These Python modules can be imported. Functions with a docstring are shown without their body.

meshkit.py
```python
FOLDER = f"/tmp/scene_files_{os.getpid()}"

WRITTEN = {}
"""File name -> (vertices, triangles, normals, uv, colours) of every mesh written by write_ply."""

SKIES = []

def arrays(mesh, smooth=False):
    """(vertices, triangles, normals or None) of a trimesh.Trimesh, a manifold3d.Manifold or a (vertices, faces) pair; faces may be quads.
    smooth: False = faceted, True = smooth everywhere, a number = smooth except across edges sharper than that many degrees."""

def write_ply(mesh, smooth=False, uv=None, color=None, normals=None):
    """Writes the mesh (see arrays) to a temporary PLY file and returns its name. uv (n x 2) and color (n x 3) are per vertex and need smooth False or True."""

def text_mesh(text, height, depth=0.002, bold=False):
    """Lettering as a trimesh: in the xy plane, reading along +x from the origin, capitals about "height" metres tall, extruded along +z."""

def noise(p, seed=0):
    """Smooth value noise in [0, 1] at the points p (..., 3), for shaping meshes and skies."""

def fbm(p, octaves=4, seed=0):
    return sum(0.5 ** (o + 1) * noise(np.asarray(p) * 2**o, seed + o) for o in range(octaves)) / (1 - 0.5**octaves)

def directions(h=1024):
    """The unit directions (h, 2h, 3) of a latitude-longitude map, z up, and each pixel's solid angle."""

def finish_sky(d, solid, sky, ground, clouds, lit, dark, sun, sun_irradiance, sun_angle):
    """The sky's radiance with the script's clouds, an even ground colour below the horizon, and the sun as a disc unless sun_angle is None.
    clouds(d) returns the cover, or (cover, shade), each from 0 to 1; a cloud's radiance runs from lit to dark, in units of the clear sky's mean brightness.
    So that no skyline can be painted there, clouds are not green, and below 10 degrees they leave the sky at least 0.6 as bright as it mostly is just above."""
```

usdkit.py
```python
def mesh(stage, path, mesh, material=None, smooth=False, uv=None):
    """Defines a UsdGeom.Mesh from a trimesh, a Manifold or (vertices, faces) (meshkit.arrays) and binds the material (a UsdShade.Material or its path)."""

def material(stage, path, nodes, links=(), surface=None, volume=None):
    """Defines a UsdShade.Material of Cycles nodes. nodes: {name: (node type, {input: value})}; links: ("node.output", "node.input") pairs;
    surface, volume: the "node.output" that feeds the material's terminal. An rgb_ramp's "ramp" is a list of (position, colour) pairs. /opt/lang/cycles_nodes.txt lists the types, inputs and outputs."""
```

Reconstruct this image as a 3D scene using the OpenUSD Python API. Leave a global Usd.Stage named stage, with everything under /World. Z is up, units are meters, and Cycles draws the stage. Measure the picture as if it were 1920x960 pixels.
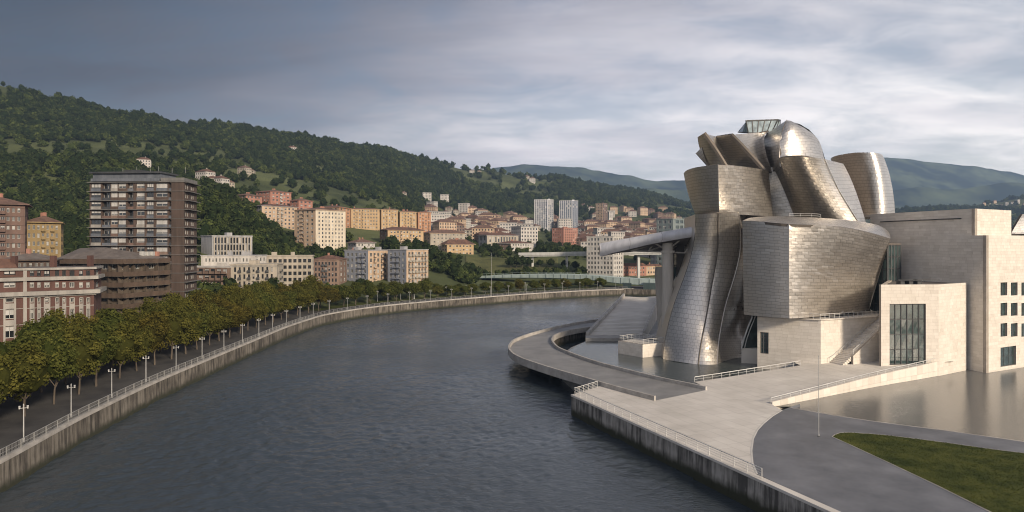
import math, random
import numpy as np, trimesh, shapely, usdkit, meshkit
from shapely.geometry import Polygon, LineString, Point, box as sbox
from scipy.interpolate import RectBivariateSpline, PchipInterpolator, CubicSpline
from pxr import Usd, UsdGeom, UsdLux, UsdShade, Gf, Sdf, Vt

stage = Usd.Stage.CreateInMemory()
UsdGeom.SetStageUpAxis(stage, UsdGeom.Tokens.z)
UsdGeom.SetStageMetersPerUnit(stage, 1.0)
UsdGeom.Xform.Define(stage, '/World')
UsdGeom.Scope.Define(stage, '/World/Looks')

# ---------------------------------------------------------------- camera
H = 28.0            # metres above the river
F = 1280.0          # focal length in pixels of the 1920 wide photograph
VH = 460.0          # row of the horizon
cam = UsdGeom.Camera.Define(stage, '/World/Camera')
cam.CreateHorizontalApertureAttr(36.0)
cam.CreateVerticalApertureAttr(18.0)
cam.CreateFocalLengthAttr(24.0)
cam.CreateVerticalApertureOffsetAttr(-0.375)
cam.CreateClippingRangeAttr(Gf.Vec2f(0.1, 100000.0))
cam.CreateExposureAttr(0.70)
cam.AddTranslateOp().Set(Gf.Vec3d(0, 0, H))
cam.AddRotateXOp().Set(90.0)

# ---------------------------------------------------------------- sun and sky
SUN_AZ = math.radians(36)      # to the right of straight behind the camera
SUN_EL = math.radians(22)
sd = np.array([math.sin(SUN_AZ) * math.cos(SUN_EL), -math.cos(SUN_AZ) * math.cos(SUN_EL), math.sin(SUN_EL)])
sun = UsdLux.DistantLight.Define(stage, '/World/sun')
sun.CreateNormalizeAttr(True)
sun.CreateIntensityAttr(0.85)
sun.CreateAngleAttr(8.0)
sun.CreateColorAttr(Gf.Vec3f(1.0, 0.84, 0.65))
zx = np.cross([0, 0, 1.0], sd); zx /= np.linalg.norm(zx); zy = np.cross(sd, zx)
mtx = Gf.Matrix4d(*zx, 0, *zy, 0, *sd, 0, 0, 0, 0, 1)
UsdGeom.Xformable(sun).AddTransformOp().Set(mtx)

dome = UsdLux.DomeLight.Define(stage, '/World/sky')
dome.GetPrim().SetCustomDataByKey('kind', 'structure')
dome.GetPrim().SetCustomDataByKey('label', 'blue grey evening sky with long thin streaks of cloud')
dome.GetPrim().SetCustomDataByKey('category', 'sky')
sky_nodes = {
    'sky': ('sky_texture', {'sky_type': 'single_scattering', 'sun_disc': False, 'sun_elevation': SUN_EL,
                            'sun_rotation': math.atan2(sd[0], sd[1]), 'air_density': 1.0, 'aerosol_density': 1.6}),
    'tc': ('texture_coordinate', {}),
    'sep': ('separate_xyz', {}),
    'zc': ('math', {'math_type': 'maximum', 'value2': 0.0}),
    'zo': ('math', {'math_type': 'add', 'value2': 0.16}),
    'px': ('math', {'math_type': 'divide'}),
    'py': ('math', {'math_type': 'divide'}),
    'pc': ('combine_xyz', {'z': 0.0}),
    # long streaks that run from the left front to the right
    'mp': ('mapping', {'mapping_type': 'point', 'rotation': (0, 0, 0.30), 'scale': (0.72, 1.0, 1.0), 'location': (3.1, 1.7, 0)}),
    'n1': ('noise_texture', {'scale': 1.25, 'detail': 9.0, 'roughness': 0.53, 'distortion': 0.35}),
    'n2': ('noise_texture', {'scale': 4.2, 'detail': 7.0, 'roughness': 0.6, 'distortion': 0.5}),
    'nm': ('mix_float', {'fac': 0.42}),
    'cov': ('map_range', {'range_type': 'smoothstep', 'from_min': 0.36, 'from_max': 0.62, 'to_min': 0.34, 'to_max': 0.97, 'clamp': True}),
    # cloud brightness: darker to the left (away from the sun), lighter low down on the right
    'dl': ('vector_math', {'math_type': 'dot_product', 'vector2': (-0.80, 0.50, 0.34)}),
    'dr': ('rgb_ramp', {'ramp': [(0.0, (4.35, 4.2, 4.25)), (0.30, (3.75, 3.62, 3.82)), (0.55, (3.05, 2.96, 3.22)), (0.76, (1.30, 1.32, 1.54)), (0.92, (0.42, 0.45, 0.55)), (1.0, (0.27, 0.29, 0.37))]}),
    'hz': ('rgb_ramp', {'ramp': [(0.0, (2.05, 1.95, 1.76)), (0.10, (1.68, 1.62, 1.52)), (0.22, (1.08, 1.08, 1.08)), (0.40, (0.72, 0.73, 0.76)), (1.0, (0.7, 0.7, 0.72))]}),
    'drh': ('mix', {'mix_type': 'multiply', 'fac': 1.0}),
    'sr': ('rgb_ramp', {'ramp': [(0.0, (0.80, 0.70, 0.66)), (0.45, (0.68, 0.59, 0.57)), (0.7, (0.38, 0.36, 0.36)), (0.92, (0.14, 0.14, 0.145)), (1.0, (0.08, 0.08, 0.085))]}),
    'skd': ('mix', {'mix_type': 'multiply', 'fac': 1.0}),
    'mix': ('mix', {'mix_type': 'mix'}),
    'n3': ('noise_texture', {'scale': 0.9, 'detail': 6.0, 'roughness': 0.55, 'distortion': 0.4}),
    'mp3': ('mapping', {'mapping_type': 'point', 'rotation': (0, 0, 0.42), 'scale': (0.5, 1.5, 1.0), 'location': (7.3, 2.2, 0)}),
    'sh': ('rgb_ramp', {'ramp': [(0.30, (0.62, 0.64, 0.68)), (0.48, (0.92, 0.92, 0.94)), (0.62, (1.22, 1.21, 1.18)), (0.8, (1.35, 1.33, 1.28))]}),
    'shm': ('mix', {'mix_type': 'multiply', 'fac': 1.0}),
    'bg': ('background_shader', {'strength': 0.122}),
}
sky_links = [('tc.generated', 'sep.vector'), ('sep.z', 'zc.value1'), ('zc.value', 'zo.value1'),
             ('sep.x', 'px.value1'), ('zo.value', 'px.value2'), ('sep.y', 'py.value1'), ('zo.value', 'py.value2'),
             ('px.value', 'pc.x'), ('py.value', 'pc.y'), ('pc.vector', 'mp.vector'), ('mp.vector', 'n1.vector'), ('mp.vector', 'n2.vector'),
             ('n1.fac', 'nm.a'), ('n2.fac', 'nm.b'), ('nm.result', 'cov.value'),
             ('tc.generated', 'dl.vector1'), ('dl.value', 'dr.fac'), ('dl.value', 'sr.fac'),
             ('sky.color', 'skd.color1'), ('sr.color', 'skd.color2'),
             ('sep.z', 'hz.fac'), ('dr.color', 'drh.color1'), ('hz.color', 'drh.color2'), ('pc.vector', 'mp3.vector'), ('mp3.vector', 'n3.vector'), ('n3.fac', 'sh.fac'), ('drh.color', 'shm.color1'), ('sh.color', 'shm.color2'), ('cov.result', 'mix.fac'), ('skd.color', 'mix.color1'), ('shm.color', 'mix.color2'), ('mix.color', 'bg.color')]
sky_mat = usdkit.material(stage, '/World/Looks/sky', sky_nodes, sky_links, surface='bg.background')
UsdShade.MaterialBindingAPI.Apply(dome.GetPrim()).Bind(sky_mat)

# ---------------------------------------------------------------- helpers: points
def X(u, Y): return (u - 960.0) / F * Y
def P2(u, Y): return np.array([X(u, Y), Y], float)
def P(u, v, Y): return np.array([X(u, Y), Y, H - (v - VH) / F * Y], float)
def Z(v, Y): return H - (v - VH) / F * Y
def G(u, v, z):
    Y = F * (H - z) / (v - VH)
    return np.array([X(u, Y), Y], float)

# ---------------------------------------------------------------- helpers: meshes
class MB:
    def __init__(s): s.v, s.f, s.t, s.n = [], [], [], 0
    def add(s, v, f, tone=0.5):
        v = np.asarray(v, float).reshape(-1, 3); f = np.asarray(f, int)
        if len(f) == 0: return s
        if f.shape[1] == 4: f = np.vstack([f[:, [0, 1, 2]], f[:, [0, 2, 3]]])
        s.v.append(v); s.f.append(f + s.n); s.n += len(v)
        s.t.append(np.broadcast_to(np.asarray(tone, float), (len(v),)).copy())
        return s
    def quad(s, a, b, c, d, tone=0.5): return s.add([a, b, c, d], [[0, 1, 2, 3]], tone)
    def tri(s, a, b, c, tone=0.5): return s.add([a, b, c], [[0, 1, 2]], tone)
    def hexa(s, lo, hi, tone=0.5):          # two quads, same winding (counter clockwise from above)
        return s.add(np.vstack([lo, hi]), [[3, 2, 1, 0], [4, 5, 6, 7], [0, 1, 5, 4], [1, 2, 6, 5], [2, 3, 7, 6], [3, 0, 4, 7]], tone)
    def box(s, c, sx, sy, sz, yaw=0.0, tone=0.5):
        cx, cy = math.cos(yaw), math.sin(yaw)
        q = np.array([[-1, -1], [1, -1], [1, 1], [-1, 1]]) * [sx / 2, sy / 2]
        q = q @ np.array([[cx, cy], [-cy, cx]]) + np.asarray(c[:2], float)
        lo = np.column_stack([q, np.full(4, c[2] - sz / 2)]); hi = np.column_stack([q, np.full(4, c[2] + sz / 2)])
        return s.hexa(lo, hi, tone)
    def bar(s, p, q, w, h=None, tone=0.5):  # a square bar between two points
        h = h or w; p, q = np.asarray(p, float), np.asarray(q, float); d = q - p; L = np.linalg.norm(d)
        if L < 1e-6: return s
        d /= L; up = np.array([0, 0, 1.0]) if abs(d[2]) < 0.95 else np.array([0, 1.0, 0])
        a = np.cross(d, up); a /= np.linalg.norm(a); b = np.cross(a, d)
        k = [(-1, -1), (1, -1), (1, 1), (-1, 1)]
        lo = [p + a * i * w / 2 + b * j * h / 2 for i, j in k]; hi = [q + a * i * w / 2 + b * j * h / 2 for i, j in k]
        return s.add(np.vstack([lo, hi]), [[0, 1, 2, 3], [7, 6, 5, 4], [4, 5, 1, 0], [5, 6, 2, 1], [6, 7, 3, 2], [7, 4, 0, 3]], tone)
    def tube(s, pts, r, n=8, caps=True, tone=0.5):
        pts = np.asarray(pts, float); r = np.broadcast_to(np.asarray(r, float), (len(pts),))
        t = np.gradient(pts, axis=0); t /= np.linalg.norm(t, axis=1, keepdims=True)
        ref = np.array([0, 0, 1.0]) if abs(t[:, 2]).mean() < 0.8 else np.array([1.0, 0, 0])
        a = np.cross(t, ref); a /= np.linalg.norm(a, axis=1, keepdims=True); b = np.cross(a, t)
        ang = np.arange(n) / n * 2 * np.pi
        ring = pts[:, None] + r[:, None, None] * (np.cos(ang)[None, :, None] * a[:, None] + np.sin(ang)[None, :, None] * b[:, None])
        v = ring.reshape(-1, 3); f = []
        for i in range(len(pts) - 1):
            for j in range(n):
                k = (j + 1) % n; f.append([i * n + j, (i + 1) * n + j, (i + 1) * n + k, i * n + k])
        s.add(v, f, tone)
        if caps:
            for i in (0, len(pts) - 1):
                s.add(np.vstack([ring[i], pts[i]]), [[j, (j + 1) % n, n] if i == 0 else [(j + 1) % n, j, n] for j in range(n)], tone)
        return s
    def lathe(s, c, prof, n=12, tone=0.5):
        return s.tube([[c[0], c[1], c[2] + z] for r, z in prof], [r for r, z in prof], n, tone=tone)
    def strip(s, a, b, tone=0.5, closed=False):   # quads between two polylines
        a, b = np.asarray(a, float), np.asarray(b, float); n = len(a); m = n if closed else n - 1
        return s.add(np.vstack([a, b]), [[i, (i + 1) % n, n + (i + 1) % n, n + i] for i in range(m)], tone)
    def prism(s, poly, z0, z1, tone=0.5):
        poly = poly if isinstance(poly, Polygon) else Polygon(poly)
        m = trimesh.creation.extrude_polygon(poly, z1 - z0, engine='earcut'); v = np.array(m.vertices); v[:, 2] += z0
        return s.add(v, m.faces, tone)
    def sheet(s, poly, zf, tone=0.5):             # flat polygon, top side only; zf a number or a function of x, y
        poly = poly if isinstance(poly, Polygon) else Polygon(poly)
        v, f = trimesh.creation.triangulate_polygon(poly, engine='earcut'); v, f = np.array(v), np.array(f)
        e1, e2 = v[f[:, 1]] - v[f[:, 0]], v[f[:, 2]] - v[f[:, 0]]
        neg = e1[:, 0] * e2[:, 1] - e1[:, 1] * e2[:, 0] < 0; f[neg] = f[neg][:, ::-1]
        z = zf(v[:, 0], v[:, 1]) if callable(zf) else np.full(len(v), zf)
        return s.add(np.column_stack([v, z]), f, tone)
    def arrays(s): return np.vstack(s.v), np.vstack(s.f), np.concatenate(s.t)

COUNT = {}
def numbered(parent, name):
    k = COUNT.get((parent, name), 0); COUNT[(parent, name)] = k + 1
    return name if k == 0 else f'{name}_{k:03d}'
def tag(prim, label=None, cat=None, group=None, kind=None):
    for k, x in (('label', label), ('category', cat), ('group', group), ('kind', kind)):
        if x: prim.SetCustomDataByKey(k, x)
    return prim
def obj(name, mb, mat, parent='/World', smooth=False, label=None, cat=None, group=None, kind=None):
    """One Mesh prim; returns its path."""
    if isinstance(mb, MB): v, f, t = mb.arrays()
    else: v, f = np.asarray(mb.vertices), np.asarray(mb.faces); t = None
    path = f'{parent}/{numbered(parent, name)}'
    if smooth is True and t is not None:
        m = usdkit.mesh(stage, path, (v, f), MAT[mat], smooth=True)
    elif smooth:
        m = usdkit.mesh(stage, path, (v, f), MAT[mat], smooth=smooth); t = None
    else:
        m = usdkit.mesh(stage, path, (v, f), MAT[mat])
    if t is not None and np.ptp(t) + abs(t[0] - 0.5) > 1e-6:
        UsdGeom.PrimvarsAPI(m).CreatePrimvar('tone', Sdf.ValueTypeNames.Color3fArray, 'vertex').Set(Vt.Vec3fArray.FromNumpy(np.repeat(t[:, None], 3, 1).astype(np.float32)))
    elif t is not None:
        UsdGeom.PrimvarsAPI(m).CreatePrimvar('tone', Sdf.ValueTypeNames.Color3fArray, 'constant').Set(Vt.Vec3fArray([Gf.Vec3f(0.5)]))
    tag(m.GetPrim(), label, cat, group, kind)
    return path
def thing(name, label, cat, group=None, loc=(0, 0, 0), rotz=0.0, scale=None):
    path = f"/World/{numbered('/World', name)}"
    x = UsdGeom.Xform.Define(stage, path); x.AddTranslateOp().Set(Gf.Vec3d(*map(float, loc))); x.AddRotateZOp().Set(float(rotz))
    x.AddScaleOp().Set(Gf.Vec3f(*((1, 1, 1) if scale is None else map(float, scale))))
    tag(x.GetPrim(), label, cat, group); LASTP[0] = path
    return path
LASTP = ['']
def dup(src, loc, rotz=0.0, scale=None, label=None, group=None):
    name = src.split('/')[-1]
    base = name[:-4] if name[-4:-3] == '_' and name[-3:].isdigit() else name
    was = stage.GetPrimAtPath(src).GetCustomData()
    path = thing(base, label or was['label'], was['category'], group or was.get('group'), loc, rotz, scale)
    p = stage.GetPrimAtPath(path); p.GetReferences().AddInternalReference(src); p.SetInstanceable(True)
    return path
def centred(mb, o):
    mb.v = [v - np.asarray(o, float) for v in mb.v]; return mb

# ---------------------------------------------------------------- materials
MAT = {}
def mat(name, nodes, links, surface='p.BSDF', volume=None):
    MAT[name] = usdkit.material(stage, f'/World/Looks/{name}', nodes, links, surface=surface, volume=volume); return name
def simple(name, c1, c2=None, rough=0.8, scale=0.3, detail=5.0, stretch=(1, 1, 1), bump=0.0, bscale=None, tone=0.0, metallic=0.0, spec=0.4, lo=0.35, hi=0.68):
    """Noise between two colours on world position; 'tone' mixes the per-piece value in."""
    c2 = c2 or c1
    nodes = {'g': ('geometry', {}), 'm': ('mapping', {'mapping_type': 'point', 'scale': stretch}),
             'n': ('noise_texture', {'scale': scale, 'detail': detail, 'roughness': 0.6}),
             'a': ('attribute', {'attribute': 'tone'}),
             'x': ('mix_float', {'fac': tone}),
             'r': ('rgb_ramp', {'ramp': [(0.0, c1), (lo, c1), (hi, c2), (1.0, c2)]}),
             'p': ('principled_bsdf', {'roughness': rough, 'metallic': metallic, 'specular_ior_level': spec})}
    links = [('g.position', 'm.vector'), ('m.vector', 'n.vector'), ('n.fac', 'x.a'), ('a.fac', 'x.b'), ('x.result', 'r.fac'), ('r.color', 'p.base_color')]
    if bump:
        nodes['bn'] = ('noise_texture', {'scale': bscale or scale * 4, 'detail': 6.0, 'roughness': 0.6})
        nodes['b'] = ('bump', {'strength': min(1.0, bump * 4), 'distance': bump})
        links += [('m.vector', 'bn.vector'), ('bn.fac', 'b.height'), ('b.normal', 'p.normal')]
    return mat(name, nodes, links)

# titanium sheets: a warm grey metal, each sheet a little different in tone and gloss
mat('titanium', {
    'g': ('geometry', {}), 'a': ('attribute', {'attribute': 'tone'}),
    'n': ('noise_texture', {'scale': 0.22, 'detail': 4.0, 'roughness': 0.6}),
    'x': ('mix_float', {'fac': 0.34}),
    'r': ('rgb_ramp', {'ramp': [(0.0, (0.53, 0.495, 0.445)), (0.4, (0.60, 0.565, 0.515)), (0.65, (0.645, 0.61, 0.56)), (1.0, (0.70, 0.67, 0.62))]}),
    'rr': ('map_range', {'from_min': 0.0, 'from_max': 1.0, 'to_min': 0.35, 'to_max': 0.47}),
    'bn': ('noise_texture', {'scale': 0.9, 'detail': 3.0, 'roughness': 0.5}),
    'b': ('bump', {'strength': 0.5, 'distance': 0.06}),
    'p': ('principled_bsdf', {'metallic': 1.0})},
    [('g.position', 'n.vector'), ('n.fac', 'x.a'), ('a.fac', 'x.b'), ('x.result', 'r.fac'), ('r.color', 'p.base_color'), ('x.result', 'rr.value'), ('rr.result', 'p.roughness'),
     ('g.position', 'bn.vector'), ('bn.fac', 'b.height'), ('b.normal', 'p.normal')])
simple('titanium_joint', (0.12, 0.105, 0.09), (0.16, 0.14, 0.12), rough=0.6, metallic=0.6)
simple('limestone', (0.50, 0.46, 0.405), (0.66, 0.62, 0.56), rough=0.85, scale=0.5, tone=0.38, bump=0.012, bscale=3.0, lo=0.2, hi=0.8)
simple('stone_joint', (0.27, 0.24, 0.20), (0.34, 0.30, 0.26), rough=0.9, scale=1)
simple('plaza_stone', (0.45, 0.425, 0.385), (0.61, 0.58, 0.535), rough=0.75, scale=0.16, detail=12, tone=0.10, bump=0.01, bscale=2, lo=0.3, hi=0.7)
simple('plaza_joint', (0.16, 0.155, 0.15), rough=0.9)
simple('walkway_concrete', (0.15, 0.15, 0.15), (0.24, 0.238, 0.232), rough=0.6, scale=0.25, detail=8, tone=0.2)
simple('dark_paving', (0.08, 0.086, 0.099), (0.165, 0.172, 0.19), rough=0.55, scale=0.22, detail=12, bump=0.01, bscale=3, tone=0.2)
simple('parapet_concrete', (0.27, 0.255, 0.235), (0.42, 0.40, 0.37), rough=0.8, scale=0.5, detail=6)
simple('pale_edge', (0.45, 0.44, 0.41), (0.55, 0.53, 0.5), rough=0.7)
simple('asphalt', (0.030, 0.030, 0.032), (0.055, 0.054, 0.054), rough=0.8, scale=0.25, detail=8, bump=0.006, bscale=4)
simple('promenade_paving', (0.034, 0.033, 0.033), (0.07, 0.067, 0.063), rough=0.8, scale=0.2, detail=8)
simple('meadow', (0.062, 0.068, 0.026), (0.12, 0.122, 0.046), rough=0.9, scale=0.06, detail=9, bump=0.2, bscale=1.5, spec=0.1)
simple('grass', (0.030, 0.042, 0.011), (0.085, 0.092, 0.024), rough=0.9, scale=0.35, detail=10, bump=0.05, bscale=6, spec=0.1)
simple('soil', (0.05, 0.045, 0.03), (0.09, 0.08, 0.05), rough=0.95, scale=0.05, detail=8)
simple('hill_grass', (0.038, 0.048, 0.020), (0.098, 0.112, 0.048), rough=0.95, scale=0.011, detail=9, spec=0.1, lo=0.36, hi=0.66)
simple('hill_far', (0.018, 0.030, 0.030), (0.075, 0.098, 0.065), rough=0.95, scale=0.0045, detail=12, spec=0.0, lo=0.42, hi=0.64)
def walled(name, c1, c2, algae_top):
    """Concrete streaked from top to bottom, with a green tide mark near the water."""
    mat(name, {'g': ('geometry', {}), 'm': ('mapping', {'mapping_type': 'point', 'scale': (1, 1, 0.09)}),
        'n': ('noise_texture', {'scale': 1.5, 'detail': 6.0, 'roughness': 0.65}), 'n2': ('noise_texture', {'scale': 0.35, 'detail': 6.0, 'roughness': 0.6}),
        'x': ('mix_float', {'fac': 0.3}), 'a': ('attribute', {'attribute': 'tone'}), 'y': ('mix_float', {'fac': 0.12}),
        'r': ('rgb_ramp', {'ramp': [(0.0, tuple(0.25 * c for c in c1)), (0.43, tuple(0.38 * c for c in c1)), (0.50, c1), (0.58, c2), (1.0, c2)]}),
        's': ('separate_xyz', {}), 'n3': ('noise_texture', {'scale': 0.8, 'detail': 4.0}), 'za': ('math', {'math_type': 'multiply_add', 'value2': -1.2}),
        'k': ('map_range', {'range_type': 'smoothstep', 'from_min': algae_top - 0.9, 'from_max': algae_top + 0.3, 'to_min': 1.0, 'to_max': 0.0, 'clamp': True}),
        'c': ('mix', {'color2': (0.022, 0.024, 0.011)}),
        'b': ('bump', {'strength': 0.6, 'distance': 0.04}), 'p': ('principled_bsdf', {'roughness': 0.85})},
        [('g.position', 'm.vector'), ('m.vector', 'n.vector'), ('g.position', 'n2.vector'), ('n.fac', 'x.a'), ('n2.fac', 'x.b'), ('x.result', 'y.a'), ('a.fac', 'y.b'), ('y.result', 'r.fac'),
         ('g.position', 's.vector'), ('g.position', 'n3.vector'), ('n3.fac', 'za.value1'), ('s.z', 'za.value3'), ('za.value', 'k.value'), ('k.result', 'c.fac'), ('r.color', 'c.color1'), ('c.color', 'p.base_color'),
         ('n.fac', 'b.height'), ('b.normal', 'p.normal')])
walled('bank_concrete', (0.10, 0.088, 0.072), (0.175, 0.158, 0.132), 0.55)
walled('quay_concrete', (0.19, 0.18, 0.165), (0.33, 0.315, 0.29), 0.85)

def water(name, color, rough, scale, dist, strength=1.0, stretch=(1, 1, 1), big=0.18, calm=1.0):
    mat(name, {'g': ('geometry', {}), 'm': ('mapping', {'mapping_type': 'point', 'scale': stretch, 'rotation': (0, 0, 0.3)}),
        'n': ('noise_texture', {'scale': scale, 'detail': 4.0, 'roughness': 0.55, 'distortion': 0.6}),
        'n2': ('noise_texture', {'scale': scale * big, 'detail': 3.0, 'roughness': 0.5}),
        'w': ('noise_texture', {'scale': 0.022, 'detail': 5.0, 'roughness': 0.6}),
        'wr': ('map_range', {'from_min': 0.36, 'from_max': 0.64, 'to_min': 0.35, 'to_max': 1.15, 'clamp': True}),
        'mx': ('mix_float', {'fac': 0.35}), 'ml': ('math', {'math_type': 'multiply'}),
        'rw': ('map_range', {'from_min': 0.40, 'from_max': 0.60, 'to_min': rough * calm, 'to_max': rough, 'clamp': True}),
        'b': ('bump', {'strength': strength, 'distance': dist}),
        'p': ('principled_bsdf', {'base_color': color, 'ior': 1.48, 'specular_ior_level': 0.5})},
        [('g.position', 'm.vector'), ('m.vector', 'n.vector'), ('m.vector', 'n2.vector'), ('g.position', 'w.vector'), ('w.fac', 'wr.value'), ('w.fac', 'rw.value'), ('rw.result', 'p.roughness'),
         ('n.fac', 'mx.a'), ('n2.fac', 'mx.b'), ('mx.result', 'ml.value1'), ('wr.result', 'ml.value2'), ('ml.value', 'b.height'), ('b.normal', 'p.normal')])
water('river_water', (0.036, 0.046, 0.055), 0.16, 1.5, 0.22, 1.0, (1.0, 1.3, 1.0), calm=0.6)
water('pool_water', (0.055, 0.066, 0.064), 0.16, 1.2, 0.16, 0.9)
water('shallow_water', (0.105, 0.105, 0.10), 0.20, 1.3, 0.06, 0.9)

# plain colours; near left bank walls and trim have its cloud shade painted in
for nm, c1, c2, ro in [
    ('brick_red', (0.066, 0.034, 0.028), (0.098, 0.050, 0.041), 0.85), ('white_trim', (0.20, 0.19, 0.175), (0.29, 0.275, 0.25), 0.7),
    ('brick_brown', (0.050, 0.036, 0.029), (0.082, 0.058, 0.047), 0.85), ('slab_grey', (0.11, 0.108, 0.104), (0.16, 0.156, 0.15), 0.7),
    ('panel_bluegrey', (0.075, 0.085, 0.10), (0.12, 0.13, 0.15), 0.6), ('bronze_band', (0.06, 0.041, 0.029), (0.09, 0.062, 0.044), 0.7),
    ('core_dark', (0.05, 0.04, 0.033), (0.10, 0.08, 0.06), 0.8), ('rust_wall', (0.098, 0.064, 0.053), (0.135, 0.088, 0.072), 0.85),
    ('yellow_wall', (0.19, 0.14, 0.068), (0.25, 0.185, 0.095), 0.85), ('roof_tile', (0.09, 0.055, 0.044), (0.145, 0.088, 0.066), 0.9),
    ('roof_tile_dark', (0.075, 0.042, 0.033), (0.13, 0.07, 0.05), 0.9), ('cream_wall', (0.25, 0.225, 0.185), (0.34, 0.305, 0.255), 0.85),
    ('white_wall', (0.33, 0.315, 0.295), (0.45, 0.43, 0.40), 0.85), ('grey_wall', (0.23, 0.23, 0.235), (0.32, 0.32, 0.325), 0.8),
    ('stone_brown', (0.125, 0.085, 0.068), (0.19, 0.135, 0.105), 0.85), ('bluegrey_wall', (0.15, 0.165, 0.20), (0.21, 0.225, 0.26), 0.8),
    ('tan_wall', (0.34, 0.25, 0.175), (0.45, 0.34, 0.245), 0.85), ('warm_cream', (0.43, 0.375, 0.295), (0.54, 0.48, 0.385), 0.85), ('orange_brick', (0.31, 0.165, 0.095), (0.39, 0.22, 0.13), 0.85),
    ('ochre_brick', (0.34, 0.24, 0.135), (0.42, 0.305, 0.18), 0.85), ('pink_brick', (0.27, 0.135, 0.10), (0.35, 0.18, 0.135), 0.85),
    ('dark_frame', (0.03, 0.032, 0.035), (0.05, 0.052, 0.055), 0.5), ('white_frame', (0.30, 0.30, 0.285), (0.40, 0.40, 0.38), 0.5),
    ('bank_rail', (0.20, 0.20, 0.195), (0.28, 0.28, 0.27), 0.5), ('steel_rail', (0.42, 0.42, 0.41), (0.55, 0.55, 0.53), 0.4), ('lamp_grey', (0.26, 0.265, 0.265), (0.36, 0.36, 0.355), 0.5),
    ('lamp_globe', (0.5, 0.5, 0.47), (0.6, 0.59, 0.56), 0.3), ('bark', (0.055, 0.043, 0.033), (0.11, 0.09, 0.07), 0.95),
    ('bridge_green', (0.30, 0.37, 0.35), (0.38, 0.45, 0.43), 0.6), ('bridge_dark', (0.035, 0.055, 0.055), (0.05, 0.075, 0.075), 0.6),
    ('viaduct_white', (0.42, 0.42, 0.40), (0.5, 0.5, 0.48), 0.7), ('teal_grey', (0.11, 0.14, 0.145), (0.16, 0.19, 0.19), 0.6),
    ('column_stone', (0.40, 0.37, 0.325), (0.52, 0.485, 0.43), 0.75), ('canopy_metal', (0.50, 0.50, 0.52), (0.62, 0.62, 0.64), 0.42),
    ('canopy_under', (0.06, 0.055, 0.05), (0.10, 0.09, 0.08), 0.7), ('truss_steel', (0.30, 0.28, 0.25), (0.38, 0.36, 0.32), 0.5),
    ('metal_roof', (0.10, 0.085, 0.075), (0.15, 0.13, 0.115), 0.5), ('blind_white', (0.30, 0.30, 0.29), (0.42, 0.41, 0.40), 0.8),
    ('ribbed_white', (0.55, 0.56, 0.58), (0.66, 0.67, 0.69), 0.5)]:
    simple(nm, c1, c2, rough=ro, scale=0.5, detail=9, stretch=(1, 1, 0.16), lo=.38, hi=.62)
MET = ('bank_rail', (0.20, 0.20, 0.195), (0.28, 0.28, 0.27), 0.5), ('steel_rail', 'truss_steel', 'canopy_metal')
def glass(name, c, rough=0.08, spec=0.8):
    mat(name, {'g': ('geometry', {}), 'n': ('noise_texture', {'scale': 0.7, 'detail': 3.0}), 'r': ('rgb_ramp', {'ramp': [(0.3, tuple(0.35 * x for x in c)), (0.7, c)]}),
        'bn': ('noise_texture', {'scale': 0.5, 'detail': 1.0}), 'b': ('bump', {'strength': 0.15, 'distance': 0.05}),
        'p': ('principled_bsdf', {'roughness': rough, 'specular_ior_level': spec, 'ior': 1.5})},
        [('g.position', 'n.vector'), ('n.fac', 'r.fac'), ('r.color', 'p.base_color'), ('g.position', 'bn.vector'), ('bn.fac', 'b.height'), ('b.normal', 'p.normal')])
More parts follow.
